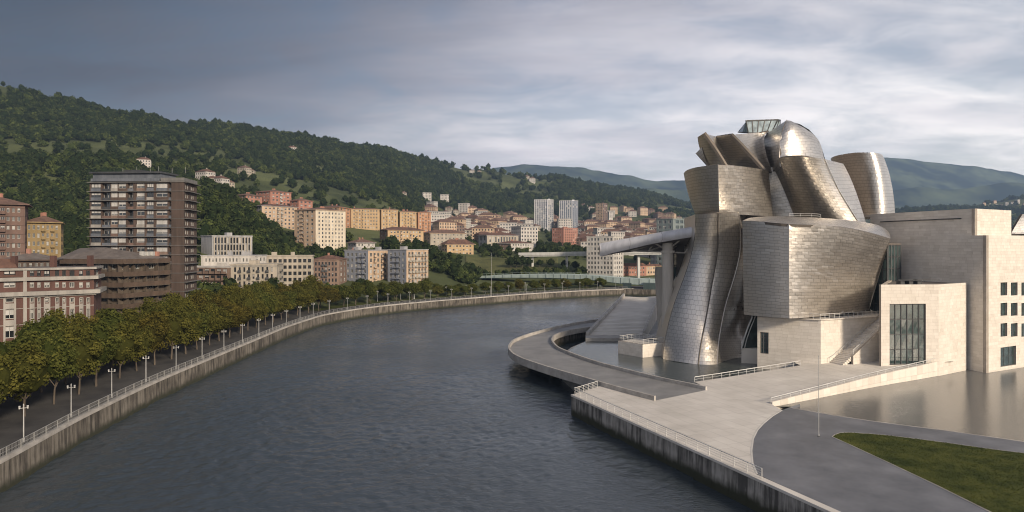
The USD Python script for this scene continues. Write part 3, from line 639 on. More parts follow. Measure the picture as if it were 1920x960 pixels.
# ramp wall above the right hand pool, with its rail
rw = thing('ramp_wall', 'low curved limestone wall carrying the ramp above the pool', 'wall')
ls = LineString([tuple(q) for q in wallp]); n = 26
stn = [np.array(ls.interpolate(ls.length * i / n).coords[0]) for i in range(n + 1)]
rng = random.Random(2)
for i in range(n):
    a, b = stn[i], stn[i + 1]; d = (b - a) / np.linalg.norm(b - a); nn = np.array([d[1], -d[0]])
    a, b = a + d * 0.012, b - d * 0.012
    for z0f, z1f in ((0.0, 0.48), (0.49, 1.0)):
        def zz(q, t): return 2.3 + (float(zp(*q)) + 0.32 - 2.3) * t
        q4 = [a + nn * .3, b + nn * .3, b - nn * .1, a - nn * .1]
        obj('stone_block', MB().hexa([np.append(q, zz(q, z0f)) for q in q4], [np.append(q, zz(q, z1f)) for q in q4], rng.random()), 'limestone', rw)
railing('ramp_railing', 'long bright handrail on top of the curved ramp wall', wallp + [0, -0.1], lambda x, y: zp(x, y) + 0.32, 2.4, 0.62, (0.3,), hand=0.07)

# curved walkway over the river
out_px = [(1230, 742), (1190, 732), (1145, 720), (1110, 710), (1075, 700), (1040, 690), (1008, 680), (980, 670), (962, 660), (956, 650), (962, 639), (980, 630), (1005, 622), (1035, 614), (1062, 608), (1090, 603), (1125, 598)]
in_px = [(1323, 725), (1290, 718), (1250, 710), (1210, 701), (1170, 691), (1130, 681), (1095, 670), (1065, 659), (1042, 648), (1034, 638), (1036, 630), (1046, 624), (1060, 620), (1080, 616), (1098, 613.5), (1115, 612), (1128, 610)]
def curve(px, z, n=90):
    q = np.array([G(u, v, z) for u, v in px]); t = np.concatenate([[0], np.cumsum(np.linalg.norm(np.diff(q, axis=0), axis=1))]); t /= t[-1]
    tt = np.linspace(0, 1, n); return np.column_stack([PchipInterpolator(t, q[:, 0])(tt), PchipInterpolator(t, q[:, 1])(tt)])
co, ci = curve(out_px, ZP + 0.75), curve(in_px, ZP + 0.6)
wk = thing('curved_walkway', 'grey curved concrete footpath sweeping out over the river around the pool', 'walkway')
def lift(c, z): return np.column_stack([c, np.full(len(c), z)])
mb = MB().strip(lift(co, ZP + 0.008), lift(ci, ZP + 0.008)).strip(lift(ci, ZP - 0.75), lift(co, ZP - 0.75)).strip(lift(co, ZP - 0.75), lift(co, ZP + 0.008)).strip(lift(ci, ZP + 0.008), lift(ci, ZP - 0.75))
obj('deck', mb, 'walkway_concrete', wk)
def parapet(c, sgn, hgt, name):
    g = np.gradient(c, axis=0); g /= np.linalg.norm(g, axis=1, keepdims=True); nn = np.column_stack([-g[:, 1], g[:, 0]]) * sgn
    k = 0; m = 6
    while k < len(c) - 1:
        e = min(k + m, len(c) - 1); idx = list(range(k, e + 1)); cc = c[idx].copy(); nk = nn[idx]
        dd = cc[-1] - cc[0]; dd /= np.linalg.norm(dd); cc[0] += dd * 0.02; cc[-1] -= dd * 0.02
        a0, a1 = lift(cc, ZP - 0.8), lift(cc, ZP + hgt); b0, b1 = lift(cc + nk * 0.42, ZP - 0.8 if sgn else 0), lift(cc + nk * 0.42, ZP + hgt)
        mb = MB().strip(a0, a1).strip(a1, b1).strip(b1, b0).quad(a0[0], b0[0], b1[0], a1[0]).quad(b0[-1], a0[-1], a1[-1], b1[-1])
        obj(name, mb, 'parapet_concrete', wk); k = e
parapet(co, 1, 0.75, 'outer_parapet'); parapet(ci, -1, 0.6, 'inner_parapet')
mb = MB()
mid = co * 0.45 + ci * 0.55
for k in (22, 30, 38, 46, 54):
    mb = MB().box((*mid[k], 0.3), 3.2, 1.2, 4.7, yaw=0.5)
    obj('pier', mb, 'bank_concrete', wk)
# basin wall under the walkway's inner edge
mb = MB().strip(lift(ci * .9 + co * .1, -2), lift(ci * .9 + co * .1, ZP - 0.76))
obj('basin_wall', mb, 'bank_concrete', wk)

# ================================================================ THE MUSEUM
museum = thing('museum', 'titanium clad museum of curved leaning volumes with pale limestone blocks beside the pool', 'museum')
ALLP = []           # every cladding piece: (size in view, verts, faces, tone, parent, name, material)
def nrm_(v): return v / np.maximum(np.linalg.norm(v, axis=-1, keepdims=True), 1e-9)
class Surf:
    """A smooth sheet through a grid of points, rows from top to bottom, columns from left to right as seen from outside."""
    def __init__(s, grid):
        g = np.array([[P(*c) for c in row] for row in grid]); s.g = g
        r, c = g.shape[:2]
        s.sp = [RectBivariateSpline(np.linspace(0, 1, r), np.linspace(0, 1, c), g[..., k], kx=min(3, r - 1), ky=min(3, c - 1)) for k in range(3)]
    def at(s, t, u): return np.stack([q.ev(t, u) for q in s.sp], -1)
    def normal(s, t, u):
        e = 1e-3
        a = s.at(np.clip(t + e, 0, 1), u) - s.at(np.clip(t - e, 0, 1), u); b = s.at(t, np.clip(u + e, 0, 1)) - s.at(t, np.clip(u - e, 0, 1))
        return nrm_(np.cross(a, b))
def clad(name, grid, ph=0.72, pw=1.7, seed=0, thick=0.5, tilt=0.020, bulge=0.018, dark=False, rows_u=False, mat_='titanium', sub=(2, 2)):
    """A curved wall: a closed shell with metal sheets hung on its outer side in running bond."""
    S = Surf(grid); rng = np.random.default_rng(seed)
    nt, nu_ = 26, 22
    T, U = np.meshgrid(np.linspace(0, 1, nt), np.linspace(0, 1, nu_), indexing='ij')
    pts = S.at(T, U); nn = S.normal(T, U)
    back = pts - nn * thick
    idx = np.arange(nt * nu_).reshape(nt, nu_)
    q = np.stack([idx[:-1, :-1], idx[1:, :-1], idx[1:, 1:], idx[:-1, 1:]], -1).reshape(-1, 4)
    mb = MB().add((pts - nn * 0.02).reshape(-1, 3), q).add(back.reshape(-1, 3), q[:, ::-1])
    for e in (np.s_[0, :], np.s_[-1, :], np.s_[:, 0], np.s_[:, -1]):
        mb.strip((pts - nn * .02)[e], back[e])
    path = obj(name, mb, 'titanium_joint' if not dark else 'titanium_joint', museum)
    hgt = np.linalg.norm(np.diff(S.at(np.linspace(0, 1, 60)[:, None], np.linspace(0, 1, 5)[None]), axis=0), axis=-1).sum(0).mean()
    wid = np.linalg.norm(np.diff(S.at(np.linspace(0, 1, 5)[None], np.linspace(0, 1, 60)[:, None]), axis=0), axis=-1).sum(0).max()
    nr = max(1, round(hgt / ph)); nc = max(1, round(wid / pw))
    gt, gu = 0.020 / hgt, 0.018 / wid
    a = np.linspace(0, 1, sub[0] + 1); b = np.linspace(0, 1, sub[1] + 1)
    A, B = np.meshgrid(a, b, indexing='ij')
    ix = np.arange(A.size).reshape(A.shape)
    fq = np.stack([ix[:-1, :-1], ix[1:, :-1], ix[1:, 1:], ix[:-1, 1:]], -1).reshape(-1, 4)
    ft = np.vstack([fq[:, [0, 1, 2]], fq[:, [0, 2, 3]]])
    bow = (np.sin(np.pi * A) * np.sin(np.pi * B))
    for r in range(nr):
        t0, t1 = r / nr + gt, (r + 1) / nr - gt
        o = (0.5 if r % 2 else 0.0) + rng.uniform(-0.12, 0.12)
        edges = sorted({0.0, 1.0} | {x for x in ((k + o) / nc for k in range(-1, nc + 2)) if 0.25 / nc < x < 1 - 0.25 / nc})
        for u0, u1 in zip(edges[:-1], edges[1:]):
            u0, u1 = u0 + gu, u1 - gu
            tt, uu_ = t0 + A * (t1 - t0), u0 + B * (u1 - u0)
            p = S.at(tt, uu_); n = S.normal(tt, uu_)
            ty, tx = rng.normal(0, tilt * 1.1), rng.normal(0, tilt * .8)
            off = 0.012 + bulge * rng.uniform(-0.9, 1.6) * bow + ty * (A - 0.5) * ph + tx * (B - 0.5) * pw * 0.5
            p = p + n * np.clip(off, -0.015, 0.2)[..., None]
            c = p.reshape(-1, 3).mean(0); view = nrm_(np.array([0, 0, H]) - c)
            area = np.linalg.norm(p[0, 0] - p[-1, 0]) * np.linalg.norm(p[0, 0] - p[0, -1]) * abs((n.reshape(-1, 3).mean(0) * view).sum()) / c[1] ** 2
            if (n.reshape(-1, 3).mean(0) * view).sum() < 0: area = 0
            ALLP.append((area, p.reshape(-1, 3), ft, float(np.clip(rng.normal(0.5, 0.2), 0, 1)), path, 'titanium_panel', mat_))
    return path
def wall(name, A_, B_, zt, zb, ops=(), bw=1.35, bh=0.62, seed=0, thick=0.6, mat_='limestone', clip=None, zt2=None):
    """A plain limestone wall between two plan points (left to right from outside), built of blocks, with openings (s0, s1, z0, z1)."""
    A_, B_ = np.asarray(A_, float), np.asarray(B_, float); Lw = np.linalg.norm(B_ - A_); d = (B_ - A_) / Lw; n = np.array([d[1], -d[0]])
    rng = np.random.default_rng(seed); mb = MB()
    holes = [sbox(o[0], o[2], o[1], o[3]) for o in ops]
    shape = sbox(0, zb, Lw, zt) if clip is None else Polygon(clip)
    solid = shape
    for h in holes: solid = solid.difference(h)
    def P3(s, z, o): return np.array([*(A_ + d * s + n * o), z])
    for g in getattr(solid, 'geoms', [solid]):
        v, f = trimesh.creation.triangulate_polygon(g, engine='earcut')
        v3 = np.array([P3(a, b, -0.02) for a, b in v]); mb.add(v3, f); mb.add(np.array([P3(a, b, -thick) for a, b in v]), np.array(f)[:, ::-1])
        for ring in [g.exterior] + list(g.interiors):
            c = np.array(ring.coords); mb.strip([P3(a, b, -0.02) for a, b in c], [P3(a, b, -thick) for a, b in c])
    path = obj(name, mb, 'stone_joint' if mat_ == 'limestone' else mat_, museum)
    nr = math.ceil((shape.bounds[3] - zb) / bh)
    for r in range(nr):
        z0, z1 = zb + r * bh, zb + (r + 1) * bh
        x = -bw * rng.random()
        while x < Lw:
            wd = bw * rng.choice([0.75, 1.0, 1.0, 1.3])
            c = sbox(x + 0.009, z0 + 0.009, x + wd - 0.009, z1 - 0.009).intersection(solid); x += wd
            for g in getattr(c, 'geoms', [c]):
                if g.geom_type != 'Polygon' or g.area < 0.01: continue
                g = g.simplify(0.001); v, f = trimesh.creation.triangulate_polygon(g, engine='earcut'); o = rng.uniform(0, 0.008)
                v3 = np.array([P3(a, b, o) for a, b in v]); f = np.array(f)
                ring = np.array(g.exterior.coords)[:-1]; k = len(ring)
                e0 = np.array([P3(a, b, o) for a, b in ring]); e1 = np.array([P3(a, b, -0.02) for a, b in ring])
                m2 = MB().add(v3, f).strip(e0, e1, closed=True); vv, ff, _ = m2.arrays()
                cc = v3.mean(0); view = nrm_(np.array([0, 0, H]) - cc); fa = float(n @ view[:2])
                ALLP.append((g.area * max(fa, 0) / cc[1] ** 2, vv, ff, float(np.clip(rng.normal(0.5, 0.22), 0, 1)), path, 'stone_block', mat_))
    return path, A_, d, n
def glazing(parent, A_, d, n, s0, s1, z0, z1, nv_, nh_, depth, fm='dark_frame', gm='teal_glass', bar=0.14, name='window'):
    def P3(s, z, o): return np.array([*(A_ + d * s + n * o), z])
    fr = MB()
    for i in range(nv_ + 1):
        s = s0 + bar / 2 + (s1 - s0 - bar) * i / nv_; fr.bar(P3(s, z0, -depth), P3(s, z1, -depth), bar, bar * 1.4)
    for j in range(nh_ + 1):
        z = z0 + bar / 2 + (z1 - z0 - bar) * j / nh_; fr.bar(P3(s0, z, -depth - 0.01), P3(s1, z, -depth - 0.01), bar, bar * 0.9)
    p = obj(name, fr, fm, museum) if parent is None else obj(name, fr, fm, parent)
    rng = random.Random(int(s0 * 77 + z0 * 13))
    for i in range(nv_):
        for j in range(nh_):
            a, b = s0 + (s1 - s0) * i / nv_ + bar * .35, s0 + (s1 - s0) * (i + 1) / nv_ - bar * .35; c, e = z0 + (z1 - z0) * j / nh_ + bar * .35, z0 + (z1 - z0) * (j + 1) / nh_ - bar * .35
            o = [-depth + rng.uniform(-.02, .02) for _ in range(4)]
            obj('pane', MB().quad(P3(a, c, o[0]), P3(b, c, o[1]), P3(b, e, o[2]), P3(a, e, o[3])), gm, p)
    return p

# ---- the curved tower by the water
L = [(1304, 402, 154), (1303, 440, 155), (1297, 475, 156), (1283, 520, 156), (1266, 565, 155.5), (1253, 610, 155), (1246, 645, 154), (1243, 674, 152.6)]
S_ = [(1347, 399.5, 150), (1346, 440, 152), (1344, 480, 153), (1336, 525, 153), (1328, 572, 151.5), (1319, 620, 149.5), (1313, 652, 147.5), (1309, 684, 145.8)]
R_ = [(1384, 398, 152), (1389, 440, 154), (1386, 482, 155), (1374, 529, 154.5), (1360, 575, 153), (1350, 625, 150.5), (1346, 655, 148.5), (1345, 684, 145.8)]
F_ = [(1400, 399, 170), (1401, 440, 170), (1403, 480, 170), (1405, 528, 168), (1406, 575, 163), (1408, 625, 154), (1414, 655, 152), (1419, 678, 149.8)]
def mid(a, b, k, dy): return [(p[0] * (1 - k) + q[0] * k, p[1] * (1 - k) + q[1] * k, p[2] * (1 - k) + q[2] * k + dy) for p, q in zip(a, b)]
def rows(*cols): return [list(r) for r in zip(*cols)]
clad('curved_tower', rows(L, mid(L, S_, .33, -1.2), mid(L, S_, .68, -1.1), S_), ph=0.92, pw=1.15, seed=1, tilt=0.014)
clad('curved_tower_side', rows(S_, mid(S_, R_, .5, -0.5), R_), ph=0.92, pw=1.15, seed=2, tilt=0.014)
clad('curved_tower_flank', rows(R_, mid(R_, F_, .35, 4.2), mid(R_, F_, .7, 4.6), F_), ph=0.92, pw=1.3, seed=3, tilt=0.016)
# standing seam along the fold and the ridge trim
def curve3(cols, n=40, push=0.0):
    q = np.array([P(*c) for c in cols]); t = np.linspace(0, 1, len(q)); tt = np.linspace(0, 1, n)
    c = np.stack([CubicSpline(t, q[:, k])(tt) for k in range(3)], -1); c[:, 1] -= push; return c
obj('seam', MB().tube(curve3(S_, push=0.05), 0.16, 6), 'titanium_joint', museum)
obj('edge_trim', MB().tube(curve3(R_, push=0.02), 0.13, 6), 'titanium', museum, smooth=True)
# closed back of the tower
bk = MB(); lt, ft_ = curve3(L, 20), curve3(F_, 20)
bl, br = lt.copy(), ft_.copy(); bl[:, 1] = 176; br[:, 1] = 176; bl[:, 0] += 3
bk.strip(bl, lt - [0, -.3, 0]).strip(ft_ + [0, .3, 0], br).strip(br, bl)
obj('curved_tower_back', bk, 'titanium', museum, smooth=True)

# ---- the flared drum above it
C0 = [(1346, 309, 150), (1347, 355, 151.5), (1348, 401, 153)]
Ls = [(1282, 325, 168), (1290, 362, 167), (1304, 403, 166)]
l1 = [(1293, 317, 160), (1302, 359, 160), (1313, 402.5, 161)]
l2 = [(1316, 312, 154), (1321, 357, 155), (1327, 402, 156.5)]
E0 = [(1441, 320, 160), (1445, 362, 161), (1449, 406, 162)]
em = [(1392, 312, 153.6), (1394, 357, 154.8), (1397, 403, 156)]
clad('drum_left', rows(Ls, l1, l2, C0), seed=4, pw=1.5, tilt=0.012)
clad('drum_right', rows(C0, em, E0), seed=5, pw=1.5, tilt=0.022)
top = [P(*p) for p in (Ls[0], l1[0], l2[0], C0[0], em[0], E0[0])]; bot = [P(*p) for p in (Ls[2], l1[2], l2[2], C0[2], em[2], E0[2])]
mb = MB()
for ring, up in ((top, -0.35), (bot, 0.25)):
    q = np.array(ring); q[:, 2] += up; c = np.array([q[:, 0].mean(), 172.0, q[:, 2].mean()])
    for a, b in zip(q[:-1], q[1:]): mb.tri(a, b, c)
obj('drum_cap', mb, 'titanium', museum)
obj('edge_trim', MB().tube(np.array([P(*p) for p in C0]) - [0, .04, 0], 0.10, 6), 'titanium', museum)

# ---- leaning sheets at the top
clad('small_fin', [[(1304, 288, 166), (1316, 276, 165)], [(1314, 299, 166), (1321, 294, 165)], [(1325, 311, 166), (1328, 311, 165)]], seed=6)
a1 = [(1308, 257, 169), (1313, 282, 169), (1325, 312, 168)]; a2 = [(1320, 249.5, 162), (1342, 280, 161), (1362, 312, 160)]
clad('dark_fin', rows(a1, a2), seed=7, tilt=.012)
a3 = [(1342, 256, 170), (1356, 283, 170), (1372, 312, 169)]
clad('narrow_sheet', rows(a2, a3), seed=8, tilt=.012)
a4 = [(1371, 252.5, 161), (1398, 280, 159.5), (1433, 319, 158)]
clad('shaded_sheet', rows(a3, mid(a3, a4, .5, 0.6), a4), seed=9, tilt=.012)
a5 = [(1442, 247, 169), (1433, 268, 168), (1448, 323, 165)]
clad('ribbed_sheet', rows(a4, mid(a4, a5, .5, 1.6), a5), ph=0.8, pw=0.9, seed=10, tilt=.03)
b0 = [(1442, 248, 172), (1432, 267, 171.5), (1438, 296, 170.5), (1448, 322, 168)]
b1 = [(1475, 225, 160), (1464, 257, 157.8), (1461, 292, 157.0), (1463, 313, 157.0)]
clad('grey_fold', rows(b0, mid(b0, b1, .5, 0.8), b1), seed=11, tilt=.02)
clad('bright_hood', [[(1475, 225, 160), (1477, 225.5, 159.9), (1480, 226, 160.2), (1483, 227, 160.8)], [(1464, 257, 157.8), (1487, 247, 157.6), (1508, 247, 159.4), (1528, 255, 163.2)], [(1461, 280, 157.3), (1488, 275, 156.8), (1516, 272, 158.6), (1541, 278, 163)], [(1461, 299, 156.8), (1490, 297, 156.2), (1518, 297, 158), (1547, 301, 162)]], seed=12, ph=0.85, pw=1.5, tilt=.03)
hood = np.array([P(1475, 225, 160), P(1487, 229, 161), P(1500, 233, 162.0), P(1517, 243, 163.0), P(1528, 254.5, 163.7), P(1541, 277.5, 163.2), P(1547, 299, 162.2)])
hb = hood + [1.1, 3.2, -0.1]
obj('hood_rim', MB().strip(hood, hb).strip(hb + [0, 0, -.35], hood + [0, 0, -.35]), 'titanium_joint', museum)
obj('edge_trim', MB().tube(np.array([P(*p) for p in b1]) - [0, .05, 0], 0.10, 6), 'titanium', museum)
# ---- leaning drum, its light edge and the strip beside it
c0 = [(1461, 296, 155.6), (1478, 350, 159), (1501, 408, 161.5)]; c2 = [(1546, 298, 152.0), (1571, 354, 154.2), (1610, 418, 155.5)]
cm = [(1502, 293.5, 150.0), (1523, 351, 153.2), (1552, 413, 155.4)]
clad('leaning_drum', rows(c0, cm, c2), seed=13, pw=1.6, tilt=.016)
c3 = [(1581, 307, 161), (1602, 352, 160), (1624, 419, 158)]
clad('leaning_strip', rows(c2, c3), seed=14, ph=1.0, pw=1.4, tilt=.012)
c4 = [(1449, 314, 164.5), (1468, 352, 164.2), (1490, 408, 163.5)]
clad('drum_edge', rows(c4, c0), seed=15, ph=1.2, pw=1.2, tilt=.012)
clad('recess_wall', [[(1436, 318, 168), (1470, 305, 166.5)], [(1443, 360, 168), (1480, 352, 166)], [(1448, 412, 168), (1500, 412, 165)]], seed=16)
obj('edge_trim', MB().tube(np.array([P(*p) for p in c2]) - [0, .05, 0], 0.09, 6), 'titanium', museum)
# ---- barrel tower
clad('barrel_tower', [[(1559, 299, 184), (1562, 294, 178), (1582, 289, 173), (1612, 286, 168.5), (1640, 286.5, 167), (1652, 289, 172), (1655, 291, 184)],
                      [(1568, 345, 184), (1571, 343, 178), (1591, 340, 173), (1624, 338, 168), (1654, 338, 166.5), (1668, 339, 172), (1671, 341, 184)],
                      [(1585, 412, 184), (1588, 410, 178), (1605, 408, 173), (1634, 406, 167.5), (1662, 404, 166.5), (1676, 402, 172), (1678, 402, 184)]], seed=17, pw=1.5, ph=0.8, tilt=.010)
mb = MB()
tp = [P(*p) for p in [(1559, 300, 184), (1562, 295, 178), (1582, 290, 173), (1612, 287, 168.5), (1640, 287.5, 167), (1652, 290, 172), (1655, 292, 184)]]; cc = np.mean(tp, 0) - [0, 0, .6]
for a, b in zip(tp, tp[1:] + tp[:1]): mb.tri(a - [0, 0, .3], b - [0, 0, .3], cc)
obj('barrel_cap', mb, 'titanium', museum)
# dark inner core that the sheets stand around
core = MB().prism([P2(1318, 172), P2(1440, 171), P2(1448, 168.6), P2(1500, 166), P2(1535, 166), P2(1535, 190), P2(1318, 190)], 24, 47.5).prism([P2(1535.2, 166), P2(1575, 168), P2(1600, 190), P2(1535.2, 190)], 24, 40).prism([P2(1330, 171), P2(1442, 172), P2(1470, 168), P2(1500, 166), P2(1515, 167), P2(1505, 185), P2(1345, 185)], 47.6, 53)
obj('core', core, 'metal_roof', museum)
# ---- skylight
sk = [P(1403, 249, 171), P(1446, 250, 171), P(1462, 240, 176), P(1384, 248, 181)]
st = [P(1398.5, 226.5, 171.5), P(1458, 224.5, 171.5), P(1463, 225.5, 177), P(1400.5, 227.5, 180)]
fr = MB(); gl = []
for i in range(4):
    a, b, c, d = sk[i], sk[(i + 1) % 4], st[(i + 1) % 4], st[i]; nn = 5 if i in (0, 2) else 2
    for j in range(nn + 1):
        fr.bar(a + (b - a) * j / nn, d + (c - d) * j / nn, 0.22)
        if j < nn: gl.append((a + (b - a) * j / nn, a + (b - a) * (j + 1) / nn, d + (c - d) * (j + 1) / nn, d + (c - d) * j / nn))
    fr.bar(d, c, 0.3); fr.bar(a, b, 0.25)
sky_p = obj('skylight', fr, 'dark_frame', museum)
for q in gl: obj('pane', MB().quad(*q), 'skylight_glass', sky_p)
obj('skylight_roof', MB().quad(*[s + [0, 0, .12] for s in st]), 'metal_roof', sky_p)

# ---- gallery box with the twisted flank
D = -3.0
def sh(rows_): return [[(u, v, y + D) for u, v, y in r] for r in rows_]
clad('gallery_left', sh([[(1392, 414, 144), (1432, 416, 139.0), (1479, 420, 135.5)], [(1393, 500, 144.3), (1434, 503, 139.4), (1479, 507, 136)], [(1395, 590, 144.6), (1436, 594, 139.8), (1479.5, 597, 136.4)]]), seed=18, ph=0.62, pw=2.0, tilt=.007, bulge=.010)
gr = sh([[(1479, 420, 135.5), (1530, 422, 137), (1580, 426, 140), (1630, 436, 144), (1669, 447, 148)],
         [(1479, 465, 135.8), (1530, 466, 138), (1580, 468, 141.5), (1622, 474, 145.5), (1659, 479, 149)],
         [(1479, 510, 136), (1530, 510, 139), (1578, 512, 143), (1614, 514, 146.5), (1647, 516, 150)],
         [(1479, 555, 136.2), (1530, 554, 139.5), (1576, 553, 143.5), (1608, 551, 146.5), (1637, 549, 150)],
         [(1479.5, 597, 136.4), (1530, 594, 139.5), (1572, 589, 143.5), (1602, 585, 146.5), (1630, 580, 150)]])
clad('gallery_right', gr, seed=19, ph=0.64, pw=1.8, tilt=.026, bulge=.03)
clad('gallery_roof', sh([[(1408, 408, 156), (1450, 405.5, 150), (1492, 406.5, 148), (1545, 409, 149), (1600, 414, 152), (1645, 422, 157), (1667, 438, 157)],
                         [(1400, 410.5, 150), (1440, 410, 145), (1486, 412, 141.5), (1540, 415.5, 143), (1595, 421, 147), (1645, 430, 151), (1669, 443, 151.5)],
                         [(1392, 414, 144), (1432, 416, 139.0), (1479, 420, 135.5), (1530, 422, 137), (1585, 426.5, 140.4), (1634, 437, 144.5), (1669, 447, 148)]]), seed=20, ph=1.1, pw=1.4, tilt=.01)
obj('edge_trim', MB().tube(np.array([P(1479, 419.5, 132.4), P(1479, 510, 132.9), P(1479.5, 597, 133.3)]), 0.08, 6), 'titanium', museum)
mb = MB(); und = [P(1395, 590.5, 141.6), P(1436, 594.5, 136.8), P(1479.5, 597.5, 133.4), P(1530, 594.5, 136.5), P(1572, 589.5, 140.5), P(1602, 585.5, 143.5), P(1630, 580.5, 147)]
c = np.array([75.0, 150.0, und[0][2] + .1])
for a, b in zip(und[:-1], und[1:]): mb.tri(a, c, b)
obj('gallery_soffit', mb, 'metal_roof', museum)
obj('gallery_end', MB().strip([P(1393, 415, 141.3), P(1395, 590, 141.8)], [P(1425, 415, 165), P(1425, 570, 165)]), 'titanium', museum)
obj('gallery_end', MB().strip([P(1669, 447, 145), P(1630, 580, 147)], [P(1640, 440, 162), P(1615, 570, 162)]), 'titanium', museum)
# roof terrace rail on the box
railpts = [(1480, 408.5, 147), (1522, 409, 149), (1538, 409.5, 152)]
t_ = MB()
for u, v, y in railpts + [(1501, 408.7, 148)]: t_.bar(P(u, v, y), P(u, v, y) + [0, 0, 0.95], 0.05)
for z in (.5, .95): t_.tube([P(*p) + [0, 0, z] for p in railpts], 0.03, 5)
obj('roof_rail', t_, 'steel_rail', museum)

# ---- limestone base under the box
pa, pb, pc = P2(1420, 141), P2(1539, 134.0), P2(1652, 140.5)
zt = 13.3
Lb = np.linalg.norm(pb - pa); d_ = (pb - pa) / Lb
def s_of(u, A_, d): # distance along the wall where the sight line of column u crosses it
    m = (u - 960) / F; return (m * A_[1] - A_[0]) / (d[0] - m * d[1])
s0, s1 = s_of(1425, pa, d_), s_of(1441, pa, d_); ym = pa[1] + d_[1] * (s0 + s1) / 2
wz = (Z(663, ym), Z(623, ym))
pth, A_, d, n = wall('base_wall', pa, pb, zt, 2.0, [(s0, s1, *wz)], seed=31)
glazing(pth, A_, d, n, s0, s1, *wz, 3, 4, 0.35)
pth, A_, d2, n2 = wall('terrace_wall', pb, pc, zt, 2.0, seed=32)
wall('base_return', pa + [6.0, 12], pa + [.4, .8], zt, 2.0, seed=33)
ctr = [pb, pc, pc + [7, 12], pa + [6, 12], pa]
ph_ = Polygon(ctr)
obj('terrace_floor', MB().prism(ph_.buffer(-0.62), zt - 0.5, zt - 0.02), 'plaza_stone', museum)
obj('terrace_coping', MB().prism(LineString([tuple(pb - d_ * 8), tuple(pb), tuple(pc)]).buffer(0.32, join_style=2), zt + 0.001, zt + 0.16), 'limestone', museum)
railing('terrace_railing', 'steel railing along the terrace edge beside the titanium gallery', [pb - d_ * 2.6 + [0, .25], pb + [0, .25], pc + [0, .25]], lambda x, y: zt + 0.16, 1.3, 1.0, (0.35, 0.68), hand=0.055)
# ---- outside stair
n2 = np.array([d2[1], -d2[0]]); ns = 30
sA, sB = s_of(1556, pb, d2), s_of(1650, pb, d2)
zb0 = float(zp(*(pb + d2 * sA))); W_ = 3.1
for i in range(ns):
    a = sA + (sB - sA) * i / ns; b = sB + 0.4
    z1 = zb0 + (zt - zb0) * (i + 1) / ns; z0 = zb0 + (zt - zb0) * i / ns - 0.25
    q4 = [pb + d2 * a + n2 * W_, pb + d2 * b + n2 * W_, pb + d2 * b + n2 * 0.01, pb + d2 * a + n2 * 0.01]
    q4 = [pb + d2 * a + n2 * W_, pb + d2 * (a + (sB - sA) / ns * 1.6) + n2 * W_, pb + d2 * (a + (sB - sA) / ns * 1.6) + n2 * 0.012, pb + d2 * a + n2 * 0.012]
    obj('stair_step', MB().hexa([np.append(q, z0) for q in q4], [np.append(q, z1) for q in q4], (i * 37 % 10) / 10), 'limestone', museum)
sw0 = pb + n2 * (W_ + .45) + d2 * (sA + 2.2); swL = 20.0
zq = lambda s: zb0 + (zt - zb0) * np.clip((s + 2.2) / (sB - sA), 0, 1) + 0.55
clip = [(0, 2.4), (swL, 2.4), (swL, zq(swL)), (sB - sA - 2.2, zq(sB - sA - 2.2)), (0, zq(0) - 0.2)]
wall('stair_wall', sw0, sw0 + d2 * swL, zt, 2.4, seed=34, clip=clip, thick=0.43)
railing('stair_railing', 'sloping handrails beside the outside stair', [sw0 + d2 * 0.2 - n2 * .2, sw0 + d2 * (sB - sA - 2.2) - n2 * .2], lambda x, y: zq(float((np.array([x, y]) - sw0) @ d2)), 2.2, 0.8, (0.4,), hand=0.06)
railing('stair_railing', 'thin wall side handrail of the outside stair, against the terrace wall', [pb + d2 * (sA - 0.5) + n2 * .35, pb + d2 * sB + n2 * .35], lambda x, y: zq(float((np.array([x, y]) - sw0) @ d2)) - .4, 3.2, 0.9, (), hand=0.045)

# ---- lower limestone block with the tall window
ba, bb_, bc = P2(1652, 130), P2(1760, 131), P2(1812, 137)
zt = 20.5
Lb = np.linalg.norm(bb_ - ba); d = (bb_ - ba) / Lb
s0, s1 = s_of(1668, ba, d), s_of(1736, ba, d); ym = 130.4
pth, A_, d, n = wall('block_front', ba, bb_, zt, 2.0, [(s0, s1, Z(684, ym), Z(570, ym))], seed=35)
glazing(pth, A_, d, n, s0, s1, Z(684, ym), Z(570, ym), 6, 4, 0.30, bar=0.16)
wall('block_side', bb_, bc, zt, 2.0, seed=36)
wall('block_return', ba + [14.0, 22], ba + [.56, .88], zt, 2.0, seed=37)
bq = Polygon([ba, bb_, bc, P2(1812, 150), ba + [14, 22]])
obj('block_roof', MB().prism(bq.buffer(-.6), zt - .6, zt - .25), 'metal_roof', museum)
mb = MB()
rng = random.Random(3)
for k in range(9):
    c = ba + (bb_ - ba) * (0.45 + 0.05 * k) + [1.0, 4 + 0.8 * (k % 3)]; mb.box((*c, zt + 0.15), 0.9, 1.2, 0.8 + 0.5 * rng.random(), yaw=0.2)
mb.bar((*(ba + (bb_ - ba) * .45 + [0, 3]), zt + .7), (*(bb_ + [2, 3]), zt + .7), 0.15)
obj('roof_plant', mb, 'dark_frame', museum)
